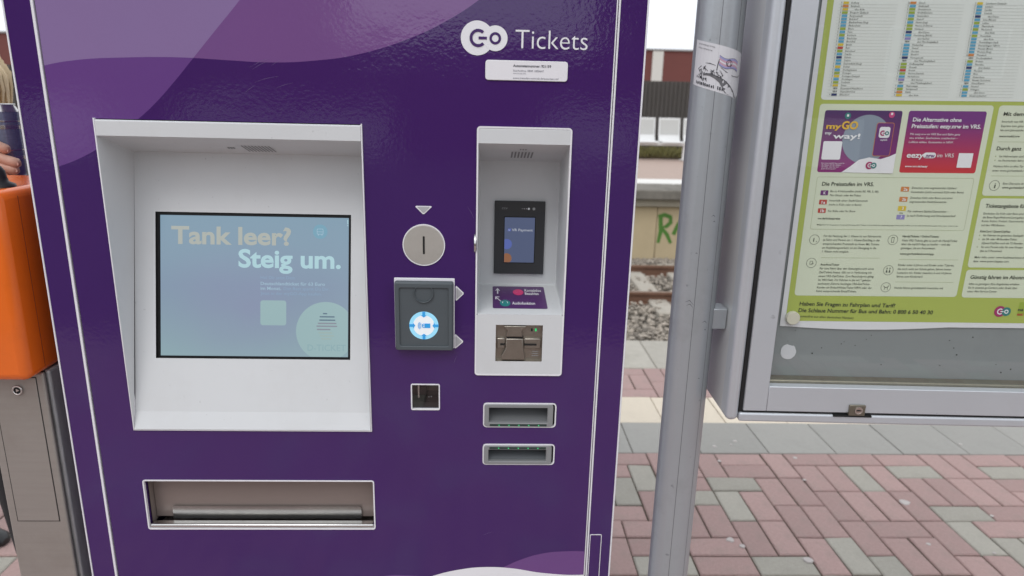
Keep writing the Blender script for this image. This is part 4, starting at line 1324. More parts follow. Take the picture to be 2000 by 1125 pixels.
bm.to_mesh(me)
bm.free()
me.materials.append(skin)
me.polygons.foreach_set('use_smooth', [True]*len(me.polygons))
head = bpy.data.objects.new('head', me)
C.objects.link(head)
head.parent = person
OFF[head] = OFF[person]
MB().tube([head_pt(0, -0.012, -0.06), head_pt(0, -0.02, -0.12), Vector((-1.335, 1.785, 1.33))], [0.055, 0.052, 0.058], 16).build('neck', skin, person, smooth=True)
for s in (-1, 1):
    MB().lathe([(0.001, -0.011), (0.008, -0.008), (0.0115, 0), (0.008, 0.008), (0.001, 0.011)], tuple(head_pt(s*0.031, 0.079, 0.012)), 12).build('eye', mat('eye_white', (0.7, 0.7, 0.68), 0.2), head, smooth=True)
    MB().lathe([(0.001, -0.026), (0.012, -0.016), (0.016, 0.004), (0.011, 0.022), (0.001, 0.028)], tuple(head_pt(s*0.074, 0.0, -0.002)), 12).build('ear', skin, head, smooth=True)
MB().tube([head_pt(-0.024, 0.086, -0.056), head_pt(0, 0.097, -0.053), head_pt(0.024, 0.086, -0.056)], [0.003, 0.006, 0.003], 8).build('mouth', mat('lips', (0.42, 0.14, 0.12), 0.4), head, smooth=True)
# hair: cap plus many strands
hq = MB()
hr = random.Random(9)
for i in range(620):
    th = hr.uniform(0, 2*math.pi)
    ph = hr.uniform(0.02, 1.25)
    d = Vector((math.sin(ph)*math.cos(th), math.sin(ph)*math.sin(th), math.cos(ph)))
    if d.y > 0.55 and d.z < 0.55:
        continue
    p = [head_pt(d.x*0.078, d.y*0.097, d.z*0.118)]
    ln = hr.uniform(0.06, 0.15)
    for k in range(1, 5):
        t = k/4
        out = 1.0+0.17*math.sin(t*2.6)+hr.uniform(-.03, .03)
        p.append(head_pt(d.x*0.081*out+hr.uniform(-.004, .004), d.y*0.099*out-0.012*t, d.z*0.120-ln*t*t*0.9-0.01*t))
    hq.tube(p, [0.0065, 0.0075, 0.0065, 0.0045, 0.0012], 5)
hq.build('hair', hairm, person, smooth=True)
# hand closed round the can
CANX, CANY, CANB = -0.872, 1.298, 1.297
hand = MB()
palm = skinned('hand', [(-1.005, 1.372, 1.335), (-0.972, 1.345, 1.350), (-0.935, 1.315, 1.356), (-0.918, 1.292, 1.352)], [(0, 1), (1, 2), (2, 3)], [(.028, .024), (.034, .022), (.040, .020), (.038, .017)], skin, person, 0, 2)
def finger(name, pts, rad):
    q = MB()
    P = [Vector(p) for p in pts]
    cr = []
    for i in range(len(P)-1):                                 # smooth bend through the joints
        a, b_, c, d = P[max(i-1, 0)], P[i], P[i+1], P[min(i+2, len(P)-1)]
        for t in (0, .25, .5, .75):
            cr.append(0.5*((2*b_)+(-a+c)*t+(2*a-5*b_+4*c-d)*t*t+(-a+3*b_-3*c+d)*t**3))
    cr.append(P[-1])
    n = len(cr)
    rr = [rad*(1.05-0.22*i/(n-1))*(1+0.06*math.cos(i/ (n-1)*4*math.pi)) for i in range(n)]
    e = (cr[-1]-cr[-2]).normalized()
    cr += [cr[-1]+e*rad*0.35, cr[-1]+e*rad*0.62]
    rr += [rad*0.62, rad*0.22]
    q.tube(cr, rr, 14)
    o = q.build(name, skin, palm, smooth=True)
    tip, prev = cr[-3], cr[-6]
    return tip, e
zf = [(1.388, 1.350, 1.0), (1.366, 1.326, 1.06), (1.346, 1.314, 1.0), (1.329, 1.305, 0.86)]
nailm = mat('nail', (0.62, 0.40, 0.33), 0.3)
for k, (za, zb, sc_) in enumerate(zf):
    x1_ = [-0.852, -0.838, -0.842, -0.858][k]
    pts = [(-0.925, 1.290, za), (-0.905, 1.262, za-0.002+0.002*k), (-0.878, 1.257, (za+zb)/2-0.002), (x1_, 1.266, zb)]
    tip, e = finger('finger', pts, 0.0102*sc_)
    side = Vector((0.25, -0.95, 0.2)).normalized()
    nb = tip+side*0.0072*sc_
    MB().add([tuple(nb+e*a+Vector((0, 0, 1))*c) for a, c in ((-.007, -.0035), (.004, -.003), (.006, 0), (.004, .0035), (-.007, .004))], [(0, 1, 2, 3, 4)]).build('fingernail', nailm, palm)
finger('thumb', [(-0.955, 1.335, 1.352), (-0.928, 1.342, 1.378), (-0.898, 1.338, 1.392), (-0.872, 1.334, 1.388)], 0.0115)
palm2 = palm
palm = skinned('hand', [(-1.58, 1.86, 0.83), (-1.579, 1.852, 0.79), (-1.577, 1.846, 0.75)], [(0, 1), (1, 2)], [(.026, .022), (.034, .018), (.036, .014)], skin, person, 0, 2)
for k in range(4):
    dx_ = (-0.027+0.018*k)
    ln_ = (0.062, 0.076, 0.080, 0.070)[k]
    finger('finger', [(-1.577+dx_, 1.846+dx_*.3, 0.745), (-1.576+dx_, 1.842+dx_*.3, 0.745-ln_*.4), (-1.574+dx_, 1.846+dx_*.3, 0.745-ln_*.75), (-1.572+dx_, 1.855+dx_*.3, 0.745-ln_)], 0.0088)
finger('thumb', [(-1.555, 1.845, 0.80), (-1.538, 1.832, 0.775), (-1.533, 1.826, 0.75), (-1.534, 1.826, 0.728)], 0.010)
palm = palm2
for cx, cy, a in ((-1.278, 1.74, 0.15), (-1.745, 2.05, 1.45)):
    q = MB()
    dv = Vector((math.sin(a), -math.cos(a), 0))
    sd2 = Vector((math.cos(a), math.sin(a), 0))
    rings = [(-.09, .030, .085, .0), (-.07, .037, .095, .0), (-.02, .038, .090, .0), (.05, .043, .062, .0), (.11, .046, .046, .0), (.155, .036, .036, .0), (.172, .016, .024, .0)]
    vs, fs = [], []
    for t, hw, hh, _ in rings:
        c0_ = Vector((cx, cy, 0))+dv*t
        for k in range(12):
            an = 2*math.pi*k/12
            vs.append(tuple(c0_+sd2*hw*math.cos(an)+Vector((0, 0, max(0.004, hh/2+hh/2*math.sin(an)*1.05)))))
    for i in range(len(rings)-1):
        for k in range(12):
            fs.append((i*12+k, i*12+(k+1) % 12, (i+1)*12+(k+1) % 12, (i+1)*12+k))
    fs += [tuple(range(11, -1, -1)), tuple(len(vs)-12+k for k in range(12))]
    q.add(vs, fs)
    q.build('shoe', mat('black_leather', (0.014, 0.014, 0.015), 0.35, bump=0.1, bscale=120), person, smooth=True)
can_m = mat('blue_can_print', (0.25, 0.30, 0.45), 0.25, metal=0.6, var=0.45, vscale=90, stretch=(1, 1, 6))
can = thing('drink_can', 'slim blue and silver drink can held in a hand above orange box', 'can', (CANX, CANY, CANB))
MB().lathe([(0.020, 0), (0.0255, 0.006), (0.0265, 0.012), (0.0265, 0.118)], (CANX, CANY, CANB), 40).build('can_body', can_m, can, smooth=True)
MB().lathe([(0.0266, 0.1175), (0.0262, 0.121), (0.0225, 0.1285), (0.0228, 0.1305), (0.0216, 0.1315), (0.0206, 0.1285)], (CANX, CANY, CANB), 40).build('can_lid', steel_bright, can, smooth=True)
MB().prism([(CANX-.008, CANY-.006), (CANX+.008, CANY-.006), (CANX+.01, CANY+.004), (CANX, CANY+.012), (CANX-.01, CANY+.004)], 0, 0.0015).build('pull_tab', steel_bright, can)
pt = bpy.data.objects[-1] if False else [o for o in can.children if o.name.startswith('pull_tab')][0]
for v in pt.data.vertices:                                     # lay the tab flat on the lid
    x_, y_, z_ = v.co+OFF[can]
    v.co = Vector((x_, z_, CANB+0.1300+y_))-OFF[can]
for k, zz in enumerate((0.100, 0.088, 0.050, 0.034)):
    bnd = MB().lathe([(0.02665, zz), (0.02672, zz+.0008), (0.02672, zz+(0.006 if k % 2 else 0.002)), (0.02665, zz+(0.0068 if k % 2 else 0.0028))], (CANX, CANY, CANB), 40)
    bnd.build('silver_band', steel_bright, can, smooth=True)

# ================================================================== pole and display case
BB = R(-2)
BX, BY = 0.33, 0.93
cb, sb = math.cos(BB), math.sin(BB)
def case(u_, w_, z_):                                          # u along the case, w behind its front, z up
    return (BX+u_*cb-w_*sb, BY+u_*sb+w_*cb, z_)
def cbox(name, m_, par, u0, u1, w0, w1, z0, z1, bevel=0.0, seg=2, label=None):
    q = MB()
    q.box(u0, u1, w0, w1, z0, z1)
    q.v = [case(*p) for p in q.v]
    return q.build(name, m_, par, bevel=bevel, seg=seg, label=label)
POX, POY, POR = 0.3165, 1.0, 0.0327
def pole(x, y, lab):
    t = thing('support_pole', lab, 'pole', (x, y, 0))
    q = MB()
    n = 64
    vs, fs = [], []
    for z in (0.0, 0.9, 1.8, 2.7):
        for i in range(n):
            a = 2*math.pi*i/n
            rr = POR-(0.0006 if i % 16 == 11 else 0)           # shallow drawn seams in the profile
            vs.append((x+rr*math.cos(a), y+rr*math.sin(a), z))
    for k in range(3):
        for i in range(n):
            fs.append((k*n+i, k*n+(i+1) % n, (k+1)*n+(i+1) % n, (k+1)*n+i))
    q.add(vs, fs)
    o = q.build('tube', galv, t, smooth=True)
    MB().lathe([(POR+.001, 0), (POR+.001, .006), (.006, .02)], (x, y, 2.70), 32).build('end_cap', black, t, smooth=True)
    MB().lathe([(0.085, -.001), (0.085, .010), (0.080, .013)], (x, y, 0), 40).build('base_plate', galv, t, smooth=True)
    MB().lathe([(POR+.012, .013), (POR+.010, .03), (POR+.001, .032)], (x, y, 0), 40).build('base_collar', galv, t, smooth=True)
    for k in range(4):
        a = k*math.pi/2+.785
        MB().lathe([(.008, 0), (.008, .007)], (x+.066*math.cos(a), y+.066*math.sin(a), .012), 6).build('bolt', steel, t)
    return t
pole1 = pole(POX, POY, 'grey painted steel pole with torn drawing sticker beside the display case')
cu_, _, _ = case(1.035, 0.07, 0)
pole2 = pole(cu_, case(1.035, 0.07, 0)[1], 'plain grey steel pole without sticker holding far end of display case')
# pole seams (thin drawn lines along the tube) and scuffs
seam_m = mat('pole_seam', (0.13, 0.13, 0.14), 0.5, metal=0.4)
tube1 = [o for o in pole1.children if o.name.startswith('tube')][0]
def on_pole(s, z, l=0.0):                                      # s = arc length from the side facing the viewer, to the right
    a = -math.pi/2-0.05+s/POR
    return (POX+(POR+l)*math.cos(a), POY+(POR+l)*math.sin(a), z)
pr = Print(on_pole, 0.00015)
for s in (-0.0065, 0.0205):
    pr.strip([(s+.00035, 0.05+.1*k) for k in range(27)], [(s-.00035, 0.05+.1*k) for k in range(27)])
for s, z, ln in ((0.006, 1.300, .006), (0.009, 1.292, .004), (-0.012, 1.245, .003), (0.008, 1.14, .008), (0.012, 1.128, .004), (0.010, 1.05, .003), (-0.02, 1.17, .012), (-.018, 1.165, .01)):
    pr.stroke([(s, z), (s+ln*.5, z+ln*.3), (s+ln, z-ln*.2)], [0.0003, 0.0012, 0.0003])
pr.build('seam_line', seam_m, tube1)
# torn paper sticker with an ink drawing
paper_m = mat('sticker_paper', (0.62, 0.62, 0.65), 0.55, var=0.05, vscale=60)
inkm = mat('sticker_ink', (0.03, 0.03, 0.04), 0.6, var=0.3, vscale=150)
ink_g = mat('sticker_grey_wash', (0.13, 0.13, 0.14), 0.7, var=0.6, vscale=250, stretch=(1, 1, 0.4))
lav = mat('sticker_lavender', (0.30, 0.30, 0.52), 0.6)
pnk = mat('sticker_flag_pink', (0.52, 0.32, 0.40), 0.6)
def stk(a, c):                                                 # sticker coordinates: a 0..1 across, c 0..1 down
    s = -0.0415+a*0.0790
    z = 1.5405-0.0185*a-c*0.0590-0.003*a*c
    return s, z
pr = Print(on_pole, 0.00012)
def sq(pts):
    return [stk(a, c) for a, c in pts]
NX, NZ = 14, 6
grid, fq = [], []
for j in range(NZ+1):
    for i in range(NX+1):
        a, c = i/NX, j/NZ
        if a > .86:
            c = c*(1-(a-.86)*0.9)
        grid.append(stk(a, c))
for j in range(NZ):
    for i in range(NX):
        k = j*(NX+1)+i
        fq.append((k+NX+1, k+NX+2, k+1, k))
pr.flat(grid, fq, 0, 2)
pr.stroke(sq([(.47, .30), (.45, .43), (.44, .55)]), .0011, 1, 5)
def wave_band(c0, c1, mi, ly):
    T = [i/10 for i in range(11)]
    f_ = lambda t, c: (.47+t*.37, c+.035*math.sin(t*6.0)+.02*t)
    pr.strip(sq([f_(t, c1) for t in T]), sq([f_(t, c0) for t in T]), mi, ly)
wave_band(.205, .425, 1, 4)
wave_band(.212, .258, 2, 5)
wave_band(.258, .300, 3, 5)
wave_band(.300, .335, 0, 5)
wave_band(.335, .378, 3, 5)
wave_band(.378, .418, 2, 5)
ca_, cc_ = stk(.645, .325)
pr.hoop(ca_, cc_, .0038, .0046, 1, 6, 24)
pr.stroke(sq([(.605, .40), (.65, .24), (.685, .40)]), .0009, 1, 6)
pr.stroke(sq([(.60, .345), (.70, .345)]), .0008, 1, 6)
hill = [(.22, .70), (.32, .655), (.42, .66), (.52, .68), (.62, .72), (.70, .78), (.78, .86), (.84, .94), (.86, .99)]
low = [(.24, .72), (.33, .705), (.42, .735), (.50, .79), (.55, .87), (.58, .93), (.62, .97), (.68, .985), (.76, .995)]
pr.strip(sq(low), sq(hill), 4, 4)
pr.stroke(sq(hill), [.0003, .0006, .0008, .0008, .0007, .0006, .0005, .0004, .0003], 1, 5)
pr.stroke(sq([(.24, .45), (.32, .435), (.42, .45)]), [.0003, .0011, .0004], 1, 5)
pr.stroke(sq([(.50, .46), (.60, .52), (.75, .56), (.88, .53), (.97, .46)]), [.0004, .0008, .0008, .0008, .0003], 1, 5)
rk = random.Random(14)
for k in range(26):                                            # tangle of ink on the hilltop and left edge
    a, c = rk.uniform(.34, .54), rk.uniform(.56, .67)
    pr.stroke(sq([(a, c), (a+rk.uniform(-.03, .03), c+rk.uniform(-.05, .05)), (a+rk.uniform(-.03, .03), c+rk.uniform(-.03, .03))]), .00055, 1, 5+.02*k)
for k in range(22):
    a, c = rk.uniform(.14, .26), rk.uniform(.46, .82)
    pr.stroke(sq([(a, c), (a+rk.uniform(-.04, .04), c+rk.uniform(-.06, .06)), (a+rk.uniform(-.04, .05), c+rk.uniform(-.05, .05))]), .0007, 1, 5+.02*k)
for row, c0, n, wd, hh in ((0, .86, 6, .0011, .05), (1, .99, 14, .0013, .07)):
    for k in range(n):
        a = .09+.036*k
        if row and k == 10:
            continue
        c = (c0-.10) if row == 0 else c0-.115
        p = [(a, c+rk.uniform(0, .02)), (a+rk.uniform(-.006, .006), c+hh*.5), (a+.004, c+hh)]
        pr.stroke(sq(p), wd*rk.uniform(.8, 1.9), 1, 5)
for row in range(2):
    for k in range(15 if row == 0 else 13):
        a = .08+.021*k
        c = .055+.085*row+.012*a
        p = [(a, c), (a+rk.uniform(-.004, .008), c+.028), (a+.008, c+rk.uniform(0, .03))]
        pr.stroke(sq(p), .00042, 1, 5)
pr.build('torn_sticker', [paper_m, inkm, lav, pnk, ink_g], pole1, label='torn white sticker with ink drawing of a flag on a hill')

# ---- display case (glazed notice cabinet)
dc = thing('display_case', 'grey aluminium glazed notice case hung on poles, green tariff poster inside', 'display case', case(0.5, 0.06, 1.0))
U0, U1, ZB, ZT = 0.030, 0.980, 0.9985, 1.98
DEPTH = 0.120
# outer frame profile, mitred; rounded outer edges
for nm, a in (('frame_bar', (U0, 0.0490, 0.0, 0.034, ZB, ZT)), ('frame_bar', (U1-0.019, U1, 0.0, 0.034, ZB, ZT)), ('frame_bar', (0.0494, U1-0.0194, 0.0, 0.034, ZB, 1.0125)), ('frame_bar', (0.0494, U1-0.0194, 0.0, 0.034, ZT-0.0145, ZT))):
    cbox(nm, alu, dc, *a, bevel=0.0085 if a[1]-a[0] < 0.1 else 0.0032, seg=4)
gapg = mat('rubber_gasket', (0.008, 0.008, 0.009), 0.6)
for a in ((0.0490, 0.0545, 0.004, 0.030, 1.0125, ZT-.0145), (U1-.0245, U1-.019, 0.004, 0.030, 1.0125, ZT-.0145), (0.0545, U1-.0245, 0.0030, 0.030, 1.0122, 1.0163), (0.0545, U1-.0245, 0.006, 0.030, ZT-.018, ZT-.0145)):
    cbox('gasket', gapg, dc, *a)
AP = (0.0888, U1-0.058, 1.0555, ZT-0.058)                       # glazed opening
door_c = cbox('door_stile', alu, dc, 0.0546, AP[0], 0.0005, 0.016, 1.0162, ZT-.0182, bevel=0.0010)
cbox('door_stile', alu, dc, AP[1], U1-.0246, 0.0005, 0.016, 1.0162, ZT-.0182, bevel=0.0010)
cbox('door_rail', alu, dc, AP[0]+.0002, AP[1]-.0002, 0.0005, 0.016, 1.0162, AP[2], bevel=0.0010)
cbox('door_rail', alu, dc, AP[0]+.0002, AP[1]-.0002, 0.0005, 0.016, AP[3], ZT-.0182, bevel=0.0010)
backm = mat('grey_backboard', (0.29, 0.315, 0.325), 0.45, metal=0.3, var=0.06, vscale=3, stretch=(1, 1, 8), dirt=0.2, dirtcol=(0.1, 0.11, 0.115), dscale=6)
cbox('backboard', backm, dc, U0+.004, U1-.004, 0.038, 0.042, ZB+.006, ZT-.006)
cbox('rear_sheet', alu_side, dc, U0+.004, U1-.004, DEPTH-.003, DEPTH, ZB+.004, ZT-.004)
cbox('side_sheet', alu_side, dc, U0+.003, U0+.006, 0.0345, DEPTH, ZB+.002, ZT-.002)
cbox('side_sheet', alu_side, dc, U1-.006, U1-.003, 0.0345, DEPTH, ZB+.002, ZT-.002)
cbox('bottom_sheet', alu_side, dc, U0+.0065, U1-.0065, 0.0345, DEPTH-.0035, ZB+.002, ZB+.004)
cbox('top_sheet', alu_side, dc, U0+.0065, U1-.0065, 0.0345, DEPTH-.0035, ZT-.004, ZT-.002)
cbox('inner_channel', mat('bronze_channel', (0.25, 0.225, 0.17), 0.4, metal=0.7, var=0.2, vscale=20, stretch=(8, 1, 1)), dc, AP[0]-.02, AP[1]+.02, 0.0165, 0.0375, 1.040, 1.0600, bevel=0.002)
cbox('inner_channel', alu, dc, AP[0]-.008, AP[0]-.002, 0.0165, 0.0375, 1.061, AP[3])
for z in (1.125, 1.80):
    cbox('bracket', galv, dc, U0-.030, U0+.0025, 0.052, 0.085, z, z+.033, bevel=0.002)
    cbox('bracket', galv, dc, U1-.0025, U1+.030, 0.052, 0.085, z, z+.033, bevel=0.002)
lockb = cbox('lock_plate', mat('bronze_lock', (0.22, 0.20, 0.16), 0.4, metal=0.8), dc, 0.2105, 0.2345, -0.0028, 0.004, 1.0130, 1.0300, bevel=0.001)
q = MB()
q.ring(circle(0.2240, 1.0218, 0.0058, 24), circle(0.2240, 1.0218, 0.0047, 24), -0.0040, -0.0020)
q.v = [case(*p) for p in q.v]
q.build('lock_ring', steel_bright, lockb)
q = MB().prism(circle(0.2240, 1.0218, 0.0047, 24), -0.0034, -0.002)
q.v = [case(*p) for p in q.v]
q.build('lock_cylinder', mat('lock_rose', (0.5, 0.42, 0.38), 0.35, metal=0.9), lockb)
q = MB().prism([(0.2208, 1.0210), (0.2272, 1.0210), (0.2272, 1.0226), (0.2240, 1.0232), (0.2208, 1.0226)], -0.0038, -0.003)
q.v = [case(*p) for p in q.v]
q.build('keyhole', gap_black, lockb)
cbox('catch', gap_black, dc, 0.189, 0.246, -0.0012, 0.004, 1.0102, 1.0128)
glass_m = bpy.data.materials.new('case_glass')
glass_m.use_nodes = True
glassy(glass_m, (0.97, 0.985, 0.975), 0.0, 1.45)
cbox('glass_pane', glass_m, dc, AP[0]-.01, AP[1]+.01, 0.0164, 0.0166, 1.0455, AP[3]+.01)
for o in list(dc.children):
    if o.name.startswith('glass_pane'):                       # one optical surface is enough for a thin pane
        me = o.data
        keep = [tuple(p.vertices) for p in me.polygons]
        co = [v.co.copy() for v in me.vertices]
        fr = [k for k in keep if k == (0, 1, 5, 4)]
        me.clear_geometry()
        me.from_pydata([tuple(c) for c in co], [], fr)

# ---- poster: laid out on the sheet in metres (u, z), turned a touch as it hangs
TILT = 0.0135
PW = 0.0355
PU, PZ = 0.1068, 1.1385
def on_poster(a, c, l=0.0):
    du = a-PU
    return case(a, PW-l, c)
post = thing('tariff_poster', 'green German fare tariff poster hung inside the grey glazed case', 'poster', case(PU, PW, PZ))
gcol = mat('poster_lime', (0.40, 0.47, 0.10), 0.5)
pale = mat('poster_pale_green', (0.65, 0.70, 0.55), 0.5)  # this and the list grey are paled to carry haze of the glass
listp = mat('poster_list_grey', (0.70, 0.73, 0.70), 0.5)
pw_m = mat('poster_paper', (0.72, 0.72, 0.75), 0.5)
def tl(u_):
    return TILT*(u_-PU)
def sh(pts):                                                   # shear rows with the sheet's slight turn
    return [(a, c+tl(a)) for a, c in pts]
q = MB()
N_ = 24
UE = 0.86
top = 1.90
A = [(PU+(UE-PU)*i/N_) for i in range(N_+1)]
def bot(u_):                                                   # lower edge sags between the magnets
    t = (u_-PU)/(UE-PU)
    return PZ+0.0035*t*3-0.0048*math.sin(min(1, t*3.0)*math.pi)
q.add([on_poster(a, bot(a), 0.0) for a in A]+[on_poster(a, top, 0.0) for a in A], [(i, i+1, N_+2+i, N_+1+i) for i in range(N_)])
q.build('sheet', pw_m, post)
L1 = 0.00022
pr = Print(on_poster, L1)
def rr(u0, u1, z0, z1, rad=0.004, n=4):
    return sh(rrect(u0, u1, z0, z1, rad, n))
pr.poly(sh([(0.1142, PZ+.0082), (UE-.008, PZ+.0075), (UE-.008, top-.01), (0.1132, top-.01)]), 0, 1)
pr.build('lime_field', gcol, post)
def panel(name, m_, u0, u1, z0, z1):
    p_ = Print(on_poster, L1)
    p_.poly(rr(u0, u1, z0-tl(u0), z1-tl(u0), 0.0045), 0, 2)
    return p_.build(name, m_, post)
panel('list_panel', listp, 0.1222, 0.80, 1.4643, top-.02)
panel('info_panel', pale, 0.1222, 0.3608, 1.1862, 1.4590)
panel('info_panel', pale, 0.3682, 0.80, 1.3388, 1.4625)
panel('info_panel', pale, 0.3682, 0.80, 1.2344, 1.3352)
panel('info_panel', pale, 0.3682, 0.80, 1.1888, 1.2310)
# promotional tiles
def grad(name, c0, c1, zlo, zhi, horiz=False):
    mt = bpy.data.materials.new(name)
    mt.use_nodes = True
    n = mt.node_tree
    tc = n.nodes.new('ShaderNodeTexCoord')
    sp = n.nodes.new('ShaderNodeSeparateXYZ')
    n.links.new(tc.outputs['Generated'], sp.inputs[0])
    cr = n.nodes.new('ShaderNodeValToRGB')
    cr.color_ramp.elements[0].color = (*c0, 1)
    cr.color_ramp.elements[0].position = zlo
    cr.color_ramp.elements[1].color = (*c1, 1)
    cr.color_ramp.elements[1].position = zhi
    n.links.new(sp.outputs['X' if horiz else 'Z'], cr.inputs['Fac'])
    n.links.new(cr.outputs['Color'], n.nodes['Principled BSDF'].inputs['Base Color'])
    n.nodes['Principled BSDF'].inputs['Roughness'].default_value = 0.4
    return mt
def tile(name, m_, u0, u1, z0, z1, layer=3, rad=0.003):
    p_ = Print(on_poster, L1)
    p_.poly(rr(u0, u1, z0-tl(u0), z1-tl(u0), rad), 0, layer)
    return p_.build(name, m_, post)
t1 = tile('promo_tile', grad('tile_magenta', (0.24, 0.022, 0.17), (0.075, 0.03, 0.13), 0.1, 0.95), 0.1306, 0.2370, 1.3664, 1.4508)
t2 = tile('promo_tile', grad('tile_red', (0.55, 0.035, 0.045), (0.155, 0.03, 0.20), 0.05, 0.85), 0.2458, 0.3526, 1.3684, 1.4526)
INK = mat('poster_ink', (0.035, 0.045, 0.03), 0.6)
mg = mat('poster_magenta', (0.36, 0.025, 0.13), 0.5)
tea = mat('poster_teal', (0.03, 0.20, 0.19), 0.5)
mats_p = [INK, p_white, mat('poster_yellow', (0.72, 0.43, 0.02), 0.5), mat('poster_violet', (0.14, 0.03, 0.17), 0.5), mat('poster_red', (0.48, 0.06, 0.045), 0.5),
          mg, tea, mat('poster_orange', (0.60, 0.22, 0.06), 0.5), mat('poster_gold', (0.66, 0.50, 0.045), 0.5), mat('poster_lavender', (0.28, 0.25, 0.52), 0.5),
          mat('poster_leaf', (0.30, 0.40, 0.05), 0.5), mat('poster_blue', (0.10, 0.36, 0.55), 0.5), mat('poster_navy', (0.02, 0.04, 0.15), 0.5), mat('poster_skyblue', (0.24, 0.29, 0.36), 0.5), mat('poster_rule', (0.36, 0.41, 0.22), 0.6), mat('poster_pinkdot', (0.55, 0.06, 0.22), 0.5), mat('poster_list_rule', (0.46, 0.49, 0.46), 0.6), mat('poster_bus_blue', (0.03, 0.10, 0.25), 0.5)]
pr = Print(on_poster, L1)
# first tile: round scenic disc, phone, white wave, blank code field
pr.poly(sh([(min(max(a, .1312), .2364), min(c, 1.4500)-tl(.19)) for a, c in circle(0.1925, 1.4130, 0.0330, 48)]), 13, 4)
wv = [(0.1647, 1.3672), (0.1755, 1.3752), (0.1867, 1.3849), (0.2005, 1.3883), (0.2167, 1.3864), (0.2287, 1.3905), (0.2368, 1.3946)]
pr.strip([(a, 1.3670) for a, _ in wv], wv, 1, 5)
pr.poly(rr(.1338, .1600, 1.3836, 1.4088, .002), 1, 5)
pr.strip(rr(.2040, .2284, 1.3890, 1.4345, .003), rr(.2046, .2278, 1.3896, 1.4339, .0026), 7, 6, True)
pr.poly(rr(.2047, .2277, 1.3897, 1.4338, .0024), 3, 5.5)
pr.strip([(a, 1.3670+0.0001) for a, _ in wv[4:]], wv[4:], 1, 6.5)
pr.poly(rr(.2086, .2236, 1.4140, 1.4288, .003), 1, 7)
def golog(a, c, s, ly, inner=1, c1=5, c2=6, filled=True):
    if filled:
        pr.poly(circle(a, c, s, 36), c1, ly)
        pr.poly(circle(a+s*1.13, c, s*.80, 36), c2, ly+.5)
        g = inner
        A_, B_ = arc_band(a+.05*s, c, s*.36, s*.56, 50, 312, 20)
        pr.strip(A_, B_, g, ly+1)
        pr.poly([(a+.08*s, c-.09*s), (a+.62*s, c-.09*s), (a+.62*s, c+.09*s), (a+.08*s, c+.09*s)], g, ly+1)
        pr.hoop(a+s*1.13, c, s*.20, s*.38, g, ly+1, 24)
    else:
        A_, B_ = arc_band(a, c, s*.5, s, 50, 312, 20)
        pr.strip(A_, B_, c1, ly)
        pr.poly([(a, c-.16*s), (a+.9*s, c-.16*s), (a+.9*s, c+.16*s), (a, c+.16*s)], c1, ly)
        pr.hoop(a+s*1.5, c, s*.35, s*.75, c2, ly, 24)
golog(.2138, 1.4218, .0038, 8, filled=False)
golog(.2022, 1.3774, .0052, 7)
golog(.4294, 1.1688, .0084, 3)
pr.poly(rr(.4560, .62, 1.1585, 1.1790, .001), 0 if False else 10, 1.5)
pr.poly(circle(.1624, 1.4439, .0043, 24), 6, 5)
pr.poly(rr(.1610, .1638, 1.4420, 1.4452, .0006, 2), 1, 6)
pr.poly(circle(.2226, 1.4466, .0041, 24), 15, 5)
pr.poly(rr(.2212, .2240, 1.4448, 1.4478, .0006, 2), 1, 6)
# second tile: pill and blank code field
pr.poly(rr(.2752, .2930, 1.3868, 1.3946, .0038, 6), 1, 5)
pr.poly(rr(.3246, .3448, 1.3742, 1.3942, .0006, 2), 1, 5)
# fare stage box, tags, icons, rules
pr.strip(rr(.1320, .3530, 1.2848, 1.3597, .003), rr(.1324, .3526, 1.2852, 1.3593, .0027), 14, 3, True)
for k, (u0, u1, z0, z1, mi) in enumerate([(.1397, .1505, 1.3341, 1.3411, 3), (.1395, .1505, 1.3212, 1.3279, 4), (.1395, .1507, 1.3090, 1.3156, 4), (.2523, .2641, 1.3420, 1.3488, 7), (.2525, .2642, 1.3277, 1.3345, 7), (.2528, .2645, 1.3146, 1.3215, 8), (.2528, .2645, 1.3022, 1.3089, 9)]):
    pr.poly(rr(u0, u1, z0-tl(u0), z1-tl(u0), .0006, 2), mi, 3)
for a, c in ((.1403, 1.2702), (.2532, 1.2725), (.1406, 1.2358), (.2541, 1.2275), (.2546, 1.2018), (.3833, 1.3536)):
    pr.hoop(a, c, .0068, .0073, 0, 3, 32)
pr.strip(rrect(.2512, .2552, 1.2685, 1.2765, .0006, 2), rrect(.2518, .2546, 1.2692, 1.2757, .0004, 2), 0, 3, True)
pr.strip(rrect(.1382, .1424, 1.2330, 1.2386, .0006, 2), rrect(.1387, .1419, 1.2335, 1.2381, .0004, 2), 0, 3, True)
pr.stroke([(.1400, 1.2350), (.1440, 1.2350), (.1424, 1.2366)], .0005, 0, 3.5)
for dx_ in (-.0022, .0020):
    pr.poly(circle(.2541+dx_, 1.2305, .0009, 10), 0, 3)
    pr.poly([(.2541+dx_-.0014, 1.2240), (.2541+dx_+.0014, 1.2240), (.2541+dx_, 1.2296)], 0, 3)
pr.stroke([(.2510, 1.2040), (.2535, 1.2015), (.2570, 1.2020), (.2590, 1.2045)], .0009, 0, 3)
pr.stroke([(.2535, 1.2015), (.2525, 1.1975)], .0006, 0, 3)
pr.stroke([(.2568, 1.2020), (.2575, 1.1978)], .0006, 0, 3)
for u0, u1, z in ((.1537, .2390, 1.2440), (.2668, .3527, 1.2440), (.2672, .3527, 1.2102), (.3759, .62, 1.4138), (.3757, .62, 1.3669)):
    pr.stroke([(u0, z), (u1, z+TILT*(u1-u0))], .0004, 14, 3)
for a, c in ((.3767, 1.3940), (.3769, 1.3884), (.3767, 1.2820), (.3769, 1.2763), (.3767, 1.2650)):
    pr.poly(circle(a, c, .0009, 10), 14, 3)
